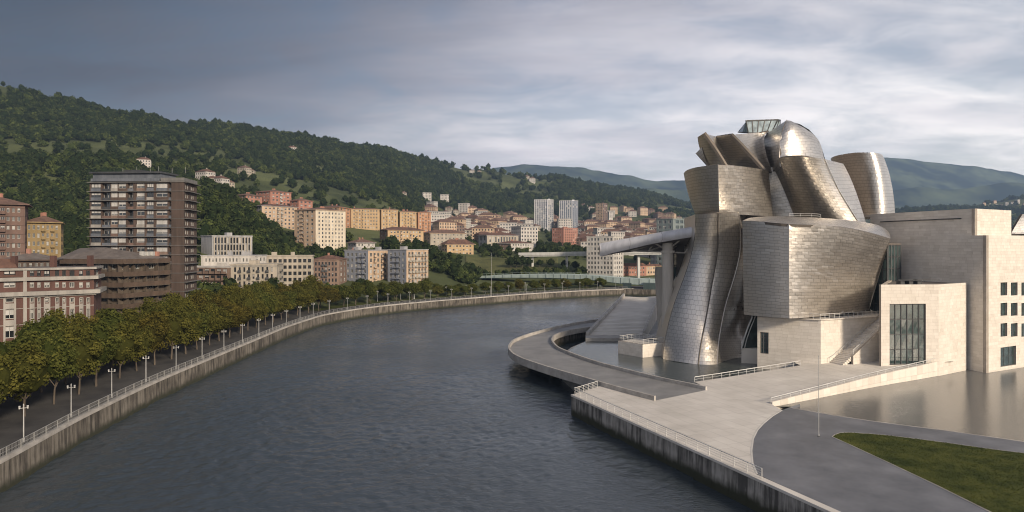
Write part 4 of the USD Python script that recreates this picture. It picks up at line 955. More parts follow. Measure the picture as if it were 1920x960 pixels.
# ---- tall main block
ma, mb2, mc = np.array([84.4, 164.0]), np.array([93.1, 134.0]), P2(1950, 143.5)
zm = Z(441, 134)
wall('main_left', ma, mb2, zm, 2.0, seed=38)
Lm = np.linalg.norm(mc - mb2); d = (mc - mb2) / Lm
ops = []; spec = []
def op(u0, u1, v0, v1, nv_, nh_):
    a, b = s_of(u0, mb2, d), s_of(u1, mb2, d); y = mb2[1] + d[1] * (a + b) / 2
    ops.append((a, b, Z(v1, y), Z(v0, y))); spec.append((nv_, nh_))
for u0, u1 in ((1876, 1888.5), (1895.5, 1908), (1915, 1928)):
    for v0, v1 in ((529.5, 554), (568, 592), (606, 631)): op(u0, u1, v0, v1, 2, 1)
op(1876, 1905, 650, 686, 3, 2)
pth, A_, d, n = wall('main_right', mb2, mc, zm, 2.0, ops, seed=39)
for o, sp in zip(ops, spec): glazing(pth, A_, d, n, *o, *sp, 0.38, bar=0.09)
obj('main_roof', MB().prism([ma, mb2, mc, mc + [0, 40], ma + [0, 20]], zm - .6, zm - .08), 'limestone', museum)
ua, ub, uc = P2(1632, 165), P2(1828, 139), P2(1896, 146.5)
zu = Z(391, 139)
wall('upper_left', ua, ub, zu, zm - .1, seed=40); wall('upper_right', ub, uc, zu, zm - .1, seed=41)
obj('upper_roof', MB().prism([ua, ub, uc, uc + [0, 30], ua + [0, 20]], zu - .6, zu - .1), 'limestone', museum)
uw = MB()
dl = (ua - ub) / np.linalg.norm(ua - ub); nl = np.array([-dl[1], dl[0]])
if nl[0] > 0: nl = -nl
uw.bar(np.append(ub + dl * 3 + nl * .05, zu - 1.9), np.append(ub + dl * 24 + nl * .05, zu - 1.9), 0.25, 0.2)
obj('shadow_ledge', uw, 'dark_frame', museum)  # near black bar along the upper left wall
# curved metal piece behind the right edge, on the roof
clad('roof_scoop', [[(1917, 402, 150), (1945, 398, 152)], [(1903, 425, 149), (1940, 420, 151)], [(1896, 438, 148), (1940, 439, 150)]], seed=42)
# ---- curtain wall between the gallery and the limestone
g0, g1, g2 = P2(1630, 151), P2(1664, 146), P2(1689, 149)
for nm, a, b, zt_, nv_ in (('curtain_wall', g0, g1, Z(462, 148), 4), ('curtain_wall', g1 + [.02, 0], g2, Z(459, 147), 4)):
    Lg = np.linalg.norm(b - a); dg = (b - a) / Lg; ng = np.array([dg[1], -dg[0]])
    glazing(None, a, dg, ng, 0, Lg, 12.8, zt_, nv_, 6, 0.0, name=nm, bar=0.2, gm='teal_glass')
obj('curtain_cap', MB().prism([g0, g1, g2, g2 + [0, 4], g0 + [0, 4]], Z(459, 147) + .02, Z(459, 147) + .3), 'metal_roof', museum)
obj('curtain_back', MB().prism([g0 + [0, 3], g1 + [0, 3], g2 + [0, 3], g2 + [0, 9], g0 + [0, 9]], 12.8, 27.5), 'metal_roof', museum)

# ---- small glass leaf and plinth beside the tower flank
a, b, c = P(1391, 655, 147.5), P(1412, 596, 147.5), P(1419, 596, 148); e = P(1419, 655, 148)
obj('plinth', MB().prism([P2(1390, 147.3), P2(1421, 146.3), P2(1421, 150), P2(1390, 151)], 2, Z(653, 147)), 'limestone', museum)
cv = np.array([P(1390, 655, 147), P(1395, 635, 147), P(1402, 615, 147), P(1410, 596, 147), P(1414, 575, 147.2)])
gp = obj('glass_leaf', MB().tube(cv, 0.16, 6).tube(cv + [.7, .2, 0], 0.1, 6), 'steel_rail', museum)
obj('pane', MB().strip(cv + [0.2, .3, 0], np.array([P(1420, v, 148) for v in (655, 635, 615, 596, 575)])), 'teal_glass', gp)

# ---- canopy over the river terrace
cs = [(1124, 457, 479, 178), (1127, 456, 481, 177.8), (1150, 451.5, 474, 175), (1180, 446, 467.5, 172), (1210, 440.5, 460, 169), (1240, 435, 454, 166), (1275, 429, 448, 163), (1308, 423.5, 443, 160.5)]
ft0 = np.array([P(u, a, y) for u, a, b, y in cs]); fb = np.array([P(u, b, y) for u, a, b, y in cs])
fm = (ft0 + fb) / 2 - [0, 1.3, 0]
bt = ft0 + np.array([5, 17, 0.6]); bb = fb + np.array([5, 17, 1.2])
bb[:, 2] = H - (np.array([481, 480, 473.5, 471.5, 471.5, 472, 472, 472]) - VH) / F * bb[:, 1]; bt[:, 2] = np.maximum(bb[:, 2] + 1.2, ft0[:, 2] - 1.0)
bt[:2] = ft0[:2] + [1.5, 5, 0]; bb[:2] = fb[:2] + [1.5, 5, .6]; bt[2] = ft0[2] + [3, 12, .3]; bb[2] = fb[2] + [3, 12, -.2]
mb = MB().strip(bt, ft0).strip(ft0, ft0 * .5 + fm * .5 - [0, .35, 0]).strip(ft0 * .5 + fm * .5 - [0, .35, 0], fm).strip(fm, fm * .5 + fb * .5 - [0, .3, 0]).strip(fm * .5 + fb * .5 - [0, .3, 0], fb).strip(bb, bt)
v_, f_, _ = mb.arrays()
cn = obj('canopy', trimesh.Trimesh(v_, f_, process=True), 'canopy_metal', museum, smooth=40)
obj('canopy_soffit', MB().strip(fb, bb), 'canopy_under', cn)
mb = MB().quad(ft0[0], fb[0], bb[0], bt[0]); obj('canopy_tip', mb, 'canopy_metal', cn)
for k in (3, 5, 7): obj('canopy_seam', MB().tube([ft0[k] + [0, .0, .02], ft0[k] * .5 + fm[k] * .5 - [0, .37, 0], fm[k] - [0, .02, 0], fm[k] * .5 + fb[k] * .5 - [0, .32, 0], fb[k]], 0.03, 4), 'titanium_joint', cn)
# struts
tr = MB(); zl = Z(472, 168)
base_c = P(1251, 470, 169.5)
tops = [(1200, 462, 172), (1225, 458, 172), (1262, 452, 172), (1285, 448, 174), (1300, 446, 170)]
lower = np.array([P(1183, 470.5, 174), P(1215, 472, 171.5), P(1251, 473, 169), P(1285, 474, 167)])
bars = [(lower[0], lower[3])] + [(lower[k], P(*tops[min(k + j, 4)])) for k in range(4) for j in (0, 1)] + [(base_c, P(1228, 456, 168)), (base_c, P(1276, 449, 165)), (lower[3], P(1303, 445, 164))]
for a, b in bars: obj('canopy_strut', MB().tube([a, b], 0.2, 6), 'truss_steel', cn)
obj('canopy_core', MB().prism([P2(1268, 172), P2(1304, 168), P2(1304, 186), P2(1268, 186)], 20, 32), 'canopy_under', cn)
# column and pier
col = obj('canopy_column', MB().lathe((X(1252, 168.5), 168.5, 0), [(1.8, 2.0), (1.72, 6), (1.5, 12), (1.36, 20), (1.36, Z(470, 168.5))], 20), 'column_stone', museum, smooth=True)
obj('column_collar', MB().lathe((X(1252, 168.5), 168.5, 0), [(1.75, Z(474, 168.5)), (1.75, Z(470, 168.5)), (1.3, Z(469.9, 168.5)), (1.3, Z(455, 168.5))], 16), 'column_stone', col)
pr = [(2.0, 1237, 1258), (8, 1235, 1250), (14, 1233, 1246), (20, 1230, 1240), (22.4, 1231, 1239.5)]
mb = MB(); fr_ = []; 
for z, u0, u1 in pr: fr_.append([np.array([X(u0, 178), 178, z]), np.array([X(u1, 178), 176.5, z]), np.array([X(u1, 178) + 1, 182, z]), np.array([X(u0, 178) + .5, 182, z])])
for a, b in zip(fr_[:-1], fr_[1:]):
    for k in range(4): mb.quad(a[k], a[(k + 1) % 4], b[(k + 1) % 4], b[k])
obj('concrete_pier', mb, 'column_stone', museum)
# glass wall behind the column
ga, gb = P2(1263, 176), P2(1304, 166); Lg = np.linalg.norm(gb - ga); dg = (gb - ga) / Lg
obj('atrium_stone', MB().prism([P2(1256, 182), P2(1275, 181), P2(1275, 186), P2(1256, 186)], 3, 27), 'column_stone', museum)
glazing(None, ga, dg, np.array([dg[1], -dg[0]]), 0, Lg, 4, 26, 4, 7, 0, name='atrium_glazing', bar=.16)

# ---- ramp stair down from the bridge
def GZ(u, v, z): return np.append(G(u, v, z), z)
q = [np.append(G(1104, 631, ZP - .2), ZP - .2), np.append(G(1205, 631, ZP - .2), ZP - .2), P(1236, 555, 262), P(1172, 556, 270)]
rp = thing('ramp_stair', 'broad pale stair ramp with solid side parapet leading down from the bridge', 'stairs')
nst = 34
for i in range(nst):
    a, b = i / nst, (i + 1) / nst
    l0, l1 = q[0] + (q[3] - q[0]) * a, q[0] + (q[3] - q[0]) * b; r0, r1 = q[1] + (q[2] - q[1]) * a, q[1] + (q[2] - q[1]) * b
    z = l0[2] + (l1[2] - l0[2]); 
    lo = [np.append(p[:2], -2) for p in (l0, r0, r1, l1)]; hi = [np.append(p[:2], z) for p in (l0, r0, r1, l1)]
    obj('stair_step', MB().hexa(lo, hi, (i * 13 % 7) / 7), 'plaza_stone', rp)
up = np.array([0, 0, 1.15])
def para(a, b, w, nm, hh=1.15):
    d = (b - a)[:2]; d /= np.linalg.norm(d); n = np.array([d[1], -d[0], 0]) * w
    lo = [np.append((a + n)[:2], -2), np.append(a[:2], -2), np.append(b[:2], -2), np.append((b + n)[:2], -2)]
    hi = [a + n + [0, 0, hh], a + [0, 0, hh], b + [0, 0, hh], b + n + [0, 0, hh]]
    obj(nm, MB().hexa(lo, hi), 'parapet_concrete', rp)
para(q[0], q[3], -0.8, 'left_parapet'); para(q[1], q[2], 0.7, 'right_parapet', 1.6)
obj('landing', MB().prism([G(1098, 634, ZP), G(1247, 634, ZP), G(1247, 628, ZP), G(1098, 628, ZP)], 2.0, ZP), 'parapet_concrete', rp)
# ---- low stone terrace box in the pool
tb = [P2(1159, 160.5), P2(1205, 154.3), P2(1247, 157.5), P2(1200, 166)]
tw = 6.0
z_t = Z(646, 154.3)
wall('pool_terrace', tb[0], tb[1], z_t, 2.0, seed=51); wall('pool_terrace_side', tb[1], tb[2], z_t, 2.0, seed=52)
obj('pool_terrace_floor', MB().prism(Polygon(tb).buffer(-.3), z_t - .4, z_t - .05), 'plaza_stone', museum)
railing('pool_terrace_railing', 'steel railing round the low stone terrace in the pool', [tb[0] + [.3, .1], tb[1] + [0, .35], tb[2] + [-.2, .3], tb[3] + [0, -.3], tb[0] + [.3, .1]], lambda x, y: z_t, 1.5, 1.1, (0.4, 0.75), hand=.05)

# ---- hand the cladding out: the 300 sheets and 300 blocks that show largest are parts, the others joined
for nm, many in (('titanium_panel', 'titanium_cladding'), ('stone_block', 'stone_cladding')):
    grp = sorted([p for p in ALLP if p[5] == nm], key=lambda p: -p[0])
    for p in grp[:298]: obj(nm, MB().add(p[1], p[2], p[3]), p[6], p[4], smooth=(nm == 'titanium_panel'))
    rest_ = MB()
    for p in grp[298:]: rest_.add(p[1], p[2], p[3])
    obj(many, rest_, grp[0][6], museum, smooth=(nm == 'titanium_panel'), kind='stuff')
print('cladding pieces', len(ALLP))

# ================================================================ BUILDINGS
BUILT = []          # plan footprints, to keep trees out of
def ground_z(x, y): return float(raw_height(np.array([x]), np.array([y]))[0])
def window(parent, A_, d, n, s0, s1, z0, z1, depth, fm, gm, nv_=1, bar=0.09, blind=0.0, fine=True, name='window'):
    def P3(s, z, o): return np.array([*(A_ + d * s + n * o), z])
    if not fine:
        return obj(name, MB().quad(P3(s0, z0, -depth), P3(s1, z0, -depth), P3(s1, z1, -depth), P3(s0, z1, -depth)), gm, parent)
    fr = MB(); o = -depth + 0.05
    for s in [s0 + bar / 2, s1 - bar / 2] + [s0 + (s1 - s0) * k / nv_ for k in range(1, nv_)]: fr.bar(P3(s, z0, o), P3(s, z1, o), bar, 0.08)
    for z in (z0 + bar / 2, z1 - bar / 2): fr.bar(P3(s0, z, o), P3(s1, z, o), 0.07, bar)
    w = obj(name, fr, fm, parent)
    obj('pane', MB().quad(P3(s0, z0, -depth), P3(s1, z0, -depth), P3(s1, z1, -depth), P3(s0, z1, -depth)), gm, w)
    if blind > 0:
        zb = z1 - (z1 - z0) * blind
        obj('blind', MB().quad(P3(s0 + .04, zb, -depth + .02), P3(s1 - .04, zb, -depth + .02), P3(s1 - .04, z1 - .04, -depth + .02), P3(s0 + .04, z1 - .04, -depth + .02)), 'blind_white', w)
    return w
def holed(mb, A_, B_, zb, zt, ops, depth):
    """A wall with rectangular openings and their reveals."""
    L = np.linalg.norm(B_ - A_); d = (B_ - A_) / L; n = np.array([d[1], -d[0]])
    def P3(s, z, o=0.0): return np.array([*(A_ + d * s + n * o), z])
    xs = sorted({0.0, L} | {o[0] for o in ops} | {o[1] for o in ops}); zs = sorted({zb, zt} | {o[2] for o in ops} | {o[3] for o in ops})
    for i in range(len(xs) - 1):
        xm = (xs[i] + xs[i + 1]) / 2; oc = [o for o in ops if o[0] < xm < o[1]]
        j = 0
        while j < len(zs) - 1:
            zm_ = (zs[j] + zs[j + 1]) / 2
            if any(o[2] < zm_ < o[3] for o in oc): j += 1; continue
            k = j
            while k + 1 < len(zs) - 1 and not any(o[2] < (zs[k + 1] + zs[k + 2]) / 2 < o[3] for o in oc): k += 1
            mb.quad(P3(xs[i], zs[j]), P3(xs[i + 1], zs[j]), P3(xs[i + 1], zs[k + 1]), P3(xs[i], zs[k + 1])); j = k + 1
    for a, b, c, e in ops:
        mb.quad(P3(a, c), P3(a, e), P3(a, e, -depth), P3(a, c, -depth)); mb.quad(P3(b, e), P3(b, c), P3(b, c, -depth), P3(b, e, -depth))
        mb.quad(P3(a, e), P3(b, e), P3(b, e, -depth), P3(a, e, -depth)); mb.quad(P3(b, c), P3(a, c), P3(a, c, -depth), P3(b, c, -depth))
    return d, n
def block(name, label, pts, zt, zb, wm, faces, roof=('flat', 'grey_wall'), group=None, cat='building', depth=0.25, fine=True, seed=0, parent=None, backd=None):
    """A building on a parallelogram plan: pts left corner, front corner, right corner. faces: one dict for each of the two seen sides:
    n columns, p storey height, w/h window size share, mt material, fm frame, gm pane, blind chance, bal columns with balconies, skip columns left plain, top margin."""
    t = parent or thing(name, label, cat, group)
    rng = random.Random(seed)
    p0, p1, p2 = [np.asarray(q, float) for q in pts]; p3 = p0 + p2 - p1
    BUILT.append(Polygon([p0, p1, p2, p3])); zb = min(zb, min(ground_z(*q) for q in (p0, p1, p2, p3)) - 1.5)
    for (a, b), f in zip(((p0, p1), (p1, p2)), faces):
        L = np.linalg.norm(b - a); mb = MB(); ops = []; items = []
        p = f.get('p', 3.0); nc = f.get('n', 0); mgs = f.get('margin', 0.06) * L; cw = (L - 2 * mgs) / max(nc, 1); tm_ = f.get('top', 0.8); zlow = f.get('low', zb)
        if nc:
            r = 0
            while zt - tm_ - (r + 1) * p + p * (1 - f.get('h', .5)) * .5 > zlow:
                ztop = zt - tm_ - r * p
                for c in range(nc):
                    if c in f.get('skip', ()): continue
                    w = f.get('w', 0.5) * (f.get('wide', {}).get(c, 1.0)); hh = f.get('h', 0.5) if c not in f.get('bal', ()) else max(f.get('h', .5), .68)
                    s0 = mgs + cw * (c + .5 - w / 2); s1 = s0 + cw * w
                    ops.append((s0, s1, ztop - hh * p, ztop)); items.append((c, r))
                r += 1
        d, n = holed(mb, a, b, zb, zt, ops, depth)
        wmat = f.get('mt', wm)
        path = obj('wall', mb, wmat, t)
        for o, (c, r) in zip(ops, items):
            bl = rng.choice([0.35, 0.5, 0.8, 1.0]) if rng.random() < f.get('blind', 0.3) else 0
            if fine: window(t, a, d, n, *o, depth, f.get('fm', 'white_frame'), f.get('gm', 'window_glass'), f.get('nv', 2), f.get('bar', .09), bl)
            else: window(t, a, d, n, *o, depth, '', 'blind_white' if bl > .6 else f.get('gm', 'window_glass'), fine=False)
            if c in f.get('bal', ()):
                q0, q1 = a + d * (o[0] - .25), a + d * (o[1] + .25); m2 = MB()
                q4 = [q0 + n * 1.0, q1 + n * 1.0, q1 + n * .01, q0 + n * .01]
                m2.hexa([np.append(q, o[2] - .22) for q in q4], [np.append(q, o[2] - .04) for q in q4])
                q4 = [q0 + n * 1.0, q1 + n * 1.0, q1 + n * .92, q0 + n * .92]
                m2.hexa([np.append(q, o[2] - .038) for q in q4], [np.append(q, o[2] + .85) for q in q4])
                obj('balcony', m2, f.get('bm', wmat), t)
        for z in f.get('bands', ()):
            q4 = [a + n * .18 - d * .0, b + n * .18, b + n * .005, a + n * .005]
            obj('band', MB().hexa([np.append(q, z - .25) for q in q4], [np.append(q, z + .25) for q in q4]), f.get('bandm', 'white_trim'), t)
    mb = MB().quad(np.append(p2, zb), np.append(p3, zb), np.append(p3, zt), np.append(p2, zt)).quad(np.append(p3, zb), np.append(p0, zb), np.append(p0, zt), np.append(p3, zt))
    obj('rear_wall', mb, wm, t)
    c = (p0 + p2) / 2
    if roof[0] == 'flat':
        o = [c + (q - c) * 1.0 for q in (p0, p1, p2, p3)]
        ou = [q + (q - c) / np.linalg.norm(q - c) * .35 for q in o]
        obj('roof', MB().hexa([np.append(q, zt + .002) for q in ou], [np.append(q, zt + .45) for q in ou]), roof[1], t)
        e = p1 - p0; e2 = p2 - p1
        for k in range(rng.randint(1, 3)):
            cc = c + e * rng.uniform(-.3, .3) + e2 * rng.uniform(-.25, .25)
            obj('roof_box', MB().box((*cc, zt + 1.2), rng.uniform(1.5, 4), rng.uniform(1.5, 3), 1.5, yaw=math.atan2(e[1], e[0])), roof[1], t)
    else:
        hh, over = roof[2], roof[3] if len(roof) > 3 else .6
        ou = [q + (q - c) / np.linalg.norm(q - c) * over * 1.4 for q in (p0, p1, p2, p3)]
        la, lb_ = np.linalg.norm(p1 - p0), np.linalg.norm(p2 - p1)
        if la >= lb_: m0, m1 = (p0 + p3) / 2, (p1 + p2) / 2
        else: m0, m1 = (p0 + p1) / 2, (p3 + p2) / 2
        k = min(la, lb_) / max(la, lb_) * .5; r0, r1 = m0 + (m1 - m0) * k, m1 - (m1 - m0) * k
        E = [np.append(q, zt + .02) for q in ou]; R0, R1 = np.append(r0, zt + hh), np.append(r1, zt + hh)
        mb = MB()
        if la >= lb_: mb.quad(E[0], E[1], R1, R0).tri(E[1], E[2], R1).quad(E[2], E[3], R0, R1).tri(E[3], E[0], R0)
        else: mb.tri(E[0], E[1], R0).quad(E[1], E[2], R1, R0).tri(E[2], E[3], R1).quad(E[3], E[0], R0, R1)
        mb.quad(E[3], E[2], E[1], E[0])
        rp_ = obj('roof', mb, roof[1], t)
        for k in range(rng.randint(1, 4)):
            q = r0 + (r1 - r0) * rng.random() + (p1 - p0) / la * rng.uniform(-1, 1)
            obj('chimney', MB().box((*q, zt + hh), .9, .7, 2.2), 'pink_brick', rp_)
        obj('eave', MB().hexa([np.append(q, zt - .3) for q in ou], [np.append(q, zt + .018) for q in ou]), wm, t)
    return t

def frame(t, name, a, b, s0, s1, z0, z1, out, m, th=0.0):
    L = np.linalg.norm(b - a); d = (b - a) / L; n = np.array([d[1], -d[0]])
    q4 = [a + d * s0 + n * out, a + d * s1 + n * out, a + d * s1 + n * th, a + d * s0 + n * th]
    return obj(name, MB().hexa([np.append(q, z0) for q in q4], [np.append(q, z1) for q in q4]), m, t)

# ---- brick house with white bays, nearest on the left
bh = thing('brick_house', 'dark red brick mansion block with white window bays and white cornices', 'building')
a, b, c = P2(-75, 127), P2(176, 141), P2(190, 150)
L = np.linalg.norm(b - a); d = (b - a) / L; n = np.array([d[1], -d[0]])
zr, zc1, zc2, zg = Z(503, 138), Z(522, 136), Z(547.5, 136), 3.0
BUILT.append(Polygon([a, b, c, a + c - b]))
bays = [(-52, 14), (-14, 14), (18, 24), (60, 9), (73, 7.5), (88, 12), (107, 8), (120, 7.5), (135, 10), (152, 8), (165, 7.5)]
ops = []; kinds = []
for u, wpx in bays:
    s0, s1 = s_of(u - wpx / 2, a, d), s_of(u + wpx / 2, a, d); y = a[1] + d[1] * (s0 + s1) / 2; k = 0.18 * (s1 - s0)
    ops += [(s0 + k, s1 - k, Z(567, y), Z(559, y)), (s0 + k * .6, s1 - k * .6, Z(598, y), Z(580, y)), (s0 + k * .6, s1 - k * .6, Z(634, y), Z(612, y)), (s0 + k * .6, s1 - k * .6, Z(662, y), Z(645, y)), (s0 + k * .2, s1 - k * .2, Z(539, y), Z(529, y)), (s0 + k * .2, s1 - k * .2, Z(518, y), Z(507, y))]
    kinds += [0, 1, 1, 1, 2, 3]
mb = MB(); holed(mb, a, b, zg, zr, ops, .25); obj('wall', mb, 'brick_red', bh)
for o, k in zip(ops, kinds): window(bh, a, d, n, *o, .25, 'white_frame' if k < 3 else 'dark_frame', 'window_glass', 2 if k else 1, .12, random.Random(int(o[0] * 99 + o[2])).choice([0, 0, .4, .6]))
for u, wpx in bays:
    s0, s1 = s_of(u - wpx / 2, a, d), s_of(u + wpx / 2, a, d); y = a[1] + d[1] * (s0 + s1) / 2
    w_ = (s1 - s0)
    pieces = [(s0, s0 + w_ * .17, zg, Z(558, y)), (s1 - w_ * .17, s1, zg, Z(558, y)), (s0 + w_ * .171, s1 - w_ * .171, Z(579, y), Z(569, y)), (s0 + w_ * .171, s1 - w_ * .171, Z(611, y), Z(600, y)), (s0 + w_ * .171, s1 - w_ * .171, Z(558.5, y), Z(557, y))]
    mb = MB()
    for p_ in pieces:
        q4 = [a + d * p_[0] + n * .22, a + d * p_[1] + n * .22, a + d * p_[1] - n * .02, a + d * p_[0] - n * .02]; mb.hexa([np.append(q, p_[2]) for q in q4], [np.append(q, p_[3]) for q in q4])
    obj('bay_surround', mb, 'white_trim', bh, kind='stuff')
for z0, z1, o in ((zc1 - .35, zc1 + .35, .7), (zc2 - .55, zc2 + .25, 1.0), (zc2 - .9, zc2 - .56, .35), (zr - .25, zr + .2, .4)):
    frame(bh, 'cornice', a, b, 0, L + o, z0, z1, o, 'white_trim', -.01)
    frame(bh, 'cornice', b, c, 0, np.linalg.norm(c - b), z0, z1, o, 'white_trim', -.01)
for v in (575.5, 605, 638): frame(bh, 'string_course', a, b, 0, L, Z(v + 1.1, 136), Z(v, 136), .10, 'white_trim', -.01)
s0, s1 = s_of(43, a, d), s_of(50, a, d); frame(bh, 'pilaster', a, b, s0, s1, zg, zr - .3, .45, 'white_trim', -.01)
for u in (47, 96, 143): pass
mb = MB(); ops = []
Lc = np.linalg.norm(c - b)
for v0, v1 in ((507, 518), (529, 539), (580, 598), (612, 634)): ops.append((Lc * .25, Lc * .65, Z(v1, 144), Z(v0, 144)))
dd, nn_ = holed(mb, b, c, zg, zr, ops, .25); obj('wall', mb, 'brick_red', bh)
for o in ops: window(bh, b, dd, nn_, *o, .25, 'white_frame', 'window_glass', 2, .12)
p3 = a + c - b
obj('rear_wall', MB().quad(np.append(c, zg), np.append(p3, zg), np.append(p3, zr), np.append(c, zr)).quad(np.append(p3, zg), np.append(a, zg), np.append(a, zr), np.append(p3, zr)), 'brick_red', bh)
rf = [np.append(q, zr + .22) for q in (a, b, c, p3)]
obj('roof', MB().quad(*rf), 'metal_roof', bh)
# sloping red gable roof on the left part
g0, g1 = s_of(-75, a, d) + .5, s_of(42, a, d)
e0, e1 = np.append(a + d * g0 + n * .5, zc1 + .4), np.append(a + d * g1 + n * .5, zc1 + .4); k0, k1 = np.append(a + d * (g0 + 1) - n * 5, zr + 2.0), np.append(a + d * (g1 - 1.2) - n * 5, zr + 2.0)
obj('tiled_roof', MB().quad(e0, e1, k1, k0).tri(e1, np.append(a + d * g1 - n * 9, zc1 + .4), k1), 'roof_tile_dark', bh)
for k in range(4):
    q = a + d * (2 + k * 6.5) - n * 4; obj('chimney', MB().box((*q, zr + 1.3), .9, .9, 2.4), 'brick_red', bh)

# ---- rust and yellow apartment houses on the left
block('apartment_house', 'rust brown apartment house with red hipped roof at the left edge', [P2(-70, 214), P2(47, 222), P2(53, 234)], Z(383, 222), 12, 'rust_wall',
      [dict(n=10, p=2.85, w=.52, h=.52, top=1.2, wide={6: 1.5}, bal=(6,), blind=.5, bands=[Z(383, 222) - 1.0 - 2.85 * k for k in range(6)], bandm='rust_wall'), dict(n=2, p=2.85, w=.4, h=.5)], ('hip', 'roof_tile', 2.6, 1.2), seed=1)
block('apartment_house', 'ochre yellow apartment house with red roof beside the rust brown one', [P2(46, 229), P2(114.5, 236), P2(119, 250)], Z(417, 236), 10, 'yellow_wall',
      [dict(n=7, p=2.75, w=.5, h=.55, top=1.1, bal=(3, 5), bm='yellow_wall', blind=.45), dict(n=2, p=2.75, w=.35, h=.5)], ('hip', 'roof_tile', 2.4, .8), seed=2)

# ---- the tall tower block
tw_ = thing('tower_block', 'tall dark tower block with pale balcony slabs and white blinds rising above the left bank', 'building')
a, b, c = P2(168, 228.5), P2(345, 226), P2(369, 239); p3 = a + c - b
BUILT.append(Polygon([a, b, c, p3]))
L = np.linalg.norm(b - a); d = (b - a) / L; n = np.array([d[1], -d[0]]); ztop = Z(341, 226); fl = 3.02
rng = random.Random(77)
bayx = [(170.5, 189, 'g'), (191, 207, 'r'), (208, 220.5, 'w'), (222, 236, 'w'), (239, 250, 'r'), (256, 271, 'w'), (275, 288, 'g'), (293, 314, 'w'), (316, 321, 'r')]
ops = []; items = []
for r in range(15):
    z1 = ztop - .35 - r * fl; z0 = z1 - fl + .45
    for u0, u1, k in bayx: ops.append((s_of(u0, a, d), s_of(u1, a, d), z0, z1)); items.append((k, r))
mb = MB(); holed(mb, a, b, 3, ztop, ops, 1.3); obj('wall', mb, 'brick_brown', tw_)
for o, (k, r) in zip(ops, items):
    if k == 'r':
        window(tw_, a, d, n, *o, 1.25, 'white_frame' if rng.random() < .4 else 'dark_frame', 'window_glass', 2, .1, rng.choice([0, .3, .5]))
        frame(tw_, 'balcony_front', a, b, o[0], o[1], o[2], o[2] + .85, -.05, rng.choice(['dark_frame', 'rust_wall', 'panel_bluegrey']), -.12)
    else:
        zz = o[2] + .95
        frame(tw_, 'balcony_front', a, b, o[0], o[1], o[2], zz, .1, rng.choice(['panel_bluegrey', 'panel_bluegrey', 'white_trim'] if k == 'g' else ['panel_bluegrey', 'panel_bluegrey', 'white_trim', 'rust_wall', 'brick_brown', 'stone_brown']), .0)
        window(tw_, a, d, n, o[0], o[1], zz + .02, o[3], .3, 'white_frame' if k == 'w' else 'dark_frame', 'window_glass', 2 if k == 'w' else 3, .1, rng.choice([.5, .8, 1, 1, .6, .3]) if k == 'w' else rng.choice([.4, .5, .8, 0]))
Lc = np.linalg.norm(c - b); dc = (c - b) / Lc; nc_ = np.array([dc[1], -dc[0]])
ops = []
for r in range(15):
    z1 = ztop - .75 - r * fl
    for s in (.10, .24, .52, .66): ops.append((Lc * s, Lc * (s + .10), z1 - 1.5, z1))
mb = MB(); holed(mb, b, c, 3, ztop, ops, .3); obj('wall', mb, 'brick_brown', tw_)
for o in ops: window(tw_, b, dc, nc_, *o, .3, 'white_frame', 'window_glass', 1, .14, rng.choice([.6, .3, 1, 0]))
obj('rear_wall', MB().quad(np.append(c, 3), np.append(p3, 3), np.append(p3, ztop), np.append(c, ztop)).quad(np.append(p3, 3), np.append(a, 3), np.append(a, ztop), np.append(p3, ztop)), 'brick_brown', tw_)
for r in range(16):
    z = ztop - r * fl
    s1_ = L + .5 if True else 0
    frame(tw_, 'balcony_slab', a, b, -.5, s_of(320, a, d), z - .10, z + .08, .8, 'slab_grey', -.5)
    frame(tw_, 'floor_line', a, b, s_of(320, a, d) + .01, L + .4, z - .07, z + .06, .20, 'slab_grey', -.2)
    frame(tw_, 'balcony_slab', b, c, .45, Lc + 1.4, z - .10, z + .08, 1.0, 'slab_grey', -.4)
obj('roof', MB().hexa([np.append(q, ztop + .101) for q in (a, b, c, p3)], [np.append(q, ztop + .35) for q in (a, b, c, p3)]), 'slab_grey', tw_)
zz1 = Z(324, 226)
s0, s1 = s_of(172, a, d), s_of(298, a, d)
q4 = [a + d * s0 - n * .6, a + d * s1 - n * .6, a + d * s1 - n * 10, a + d * s0 - n * 10]
obj('penthouse', MB().hexa([np.append(q, ztop + .35) for q in q4], [np.append(q, zz1) for q in q4]), 'panel_bluegrey', tw_)
q5 = [a + d * (s0 - .8) + n * .3, a + d * (s1 + .6) + n * .3, a + d * (s1 + .6) - n * 10.5, a + d * (s0 - .8) - n * 10.5]
obj('penthouse_roof', MB().hexa([np.append(q, zz1 + .002) for q in q5], [np.append(q, zz1 + .55) for q in q5]), 'dark_frame', tw_)
frame(tw_, 'roof_parapet', a, b, s_of(172, a, d), s_of(300, a, d), ztop + .351, ztop + 1.3, .5, 'panel_bluegrey', .38)
q6 = [a + d * (s1 + .7) + n * .15, b + n * .15 + d * .1, c + d * .2, a + d * (s1 + .7) - n * 13]
obj('white_penthouse', MB().hexa([np.append(q, ztop + .352) for q in q6], [np.append(q, Z(333, 226)) for q in q6]), 'slab_grey', tw_)
q7 = [a + d * s_of(222, a, d) - n * 3, a + d * s_of(254, a, d) - n * 3, a + d * s_of(254, a, d) - n * 8, a + d * s_of(222, a, d) - n * 8]
obj('lift_house', MB().hexa([np.append(q, zz1 + .551) for q in q7], [np.append(q, zz1 + 1.5) for q in q7]), 'dark_frame', tw_)
for k in range(6):
    q = a + d * (9 + 4.2 * k) - n * (4 + k % 3); obj('aerial', MB().bar((*q, zz1 + .5), (*q, zz1 + 2.2 + .5 * (k % 2)), .07), 'lamp_grey', tw_)

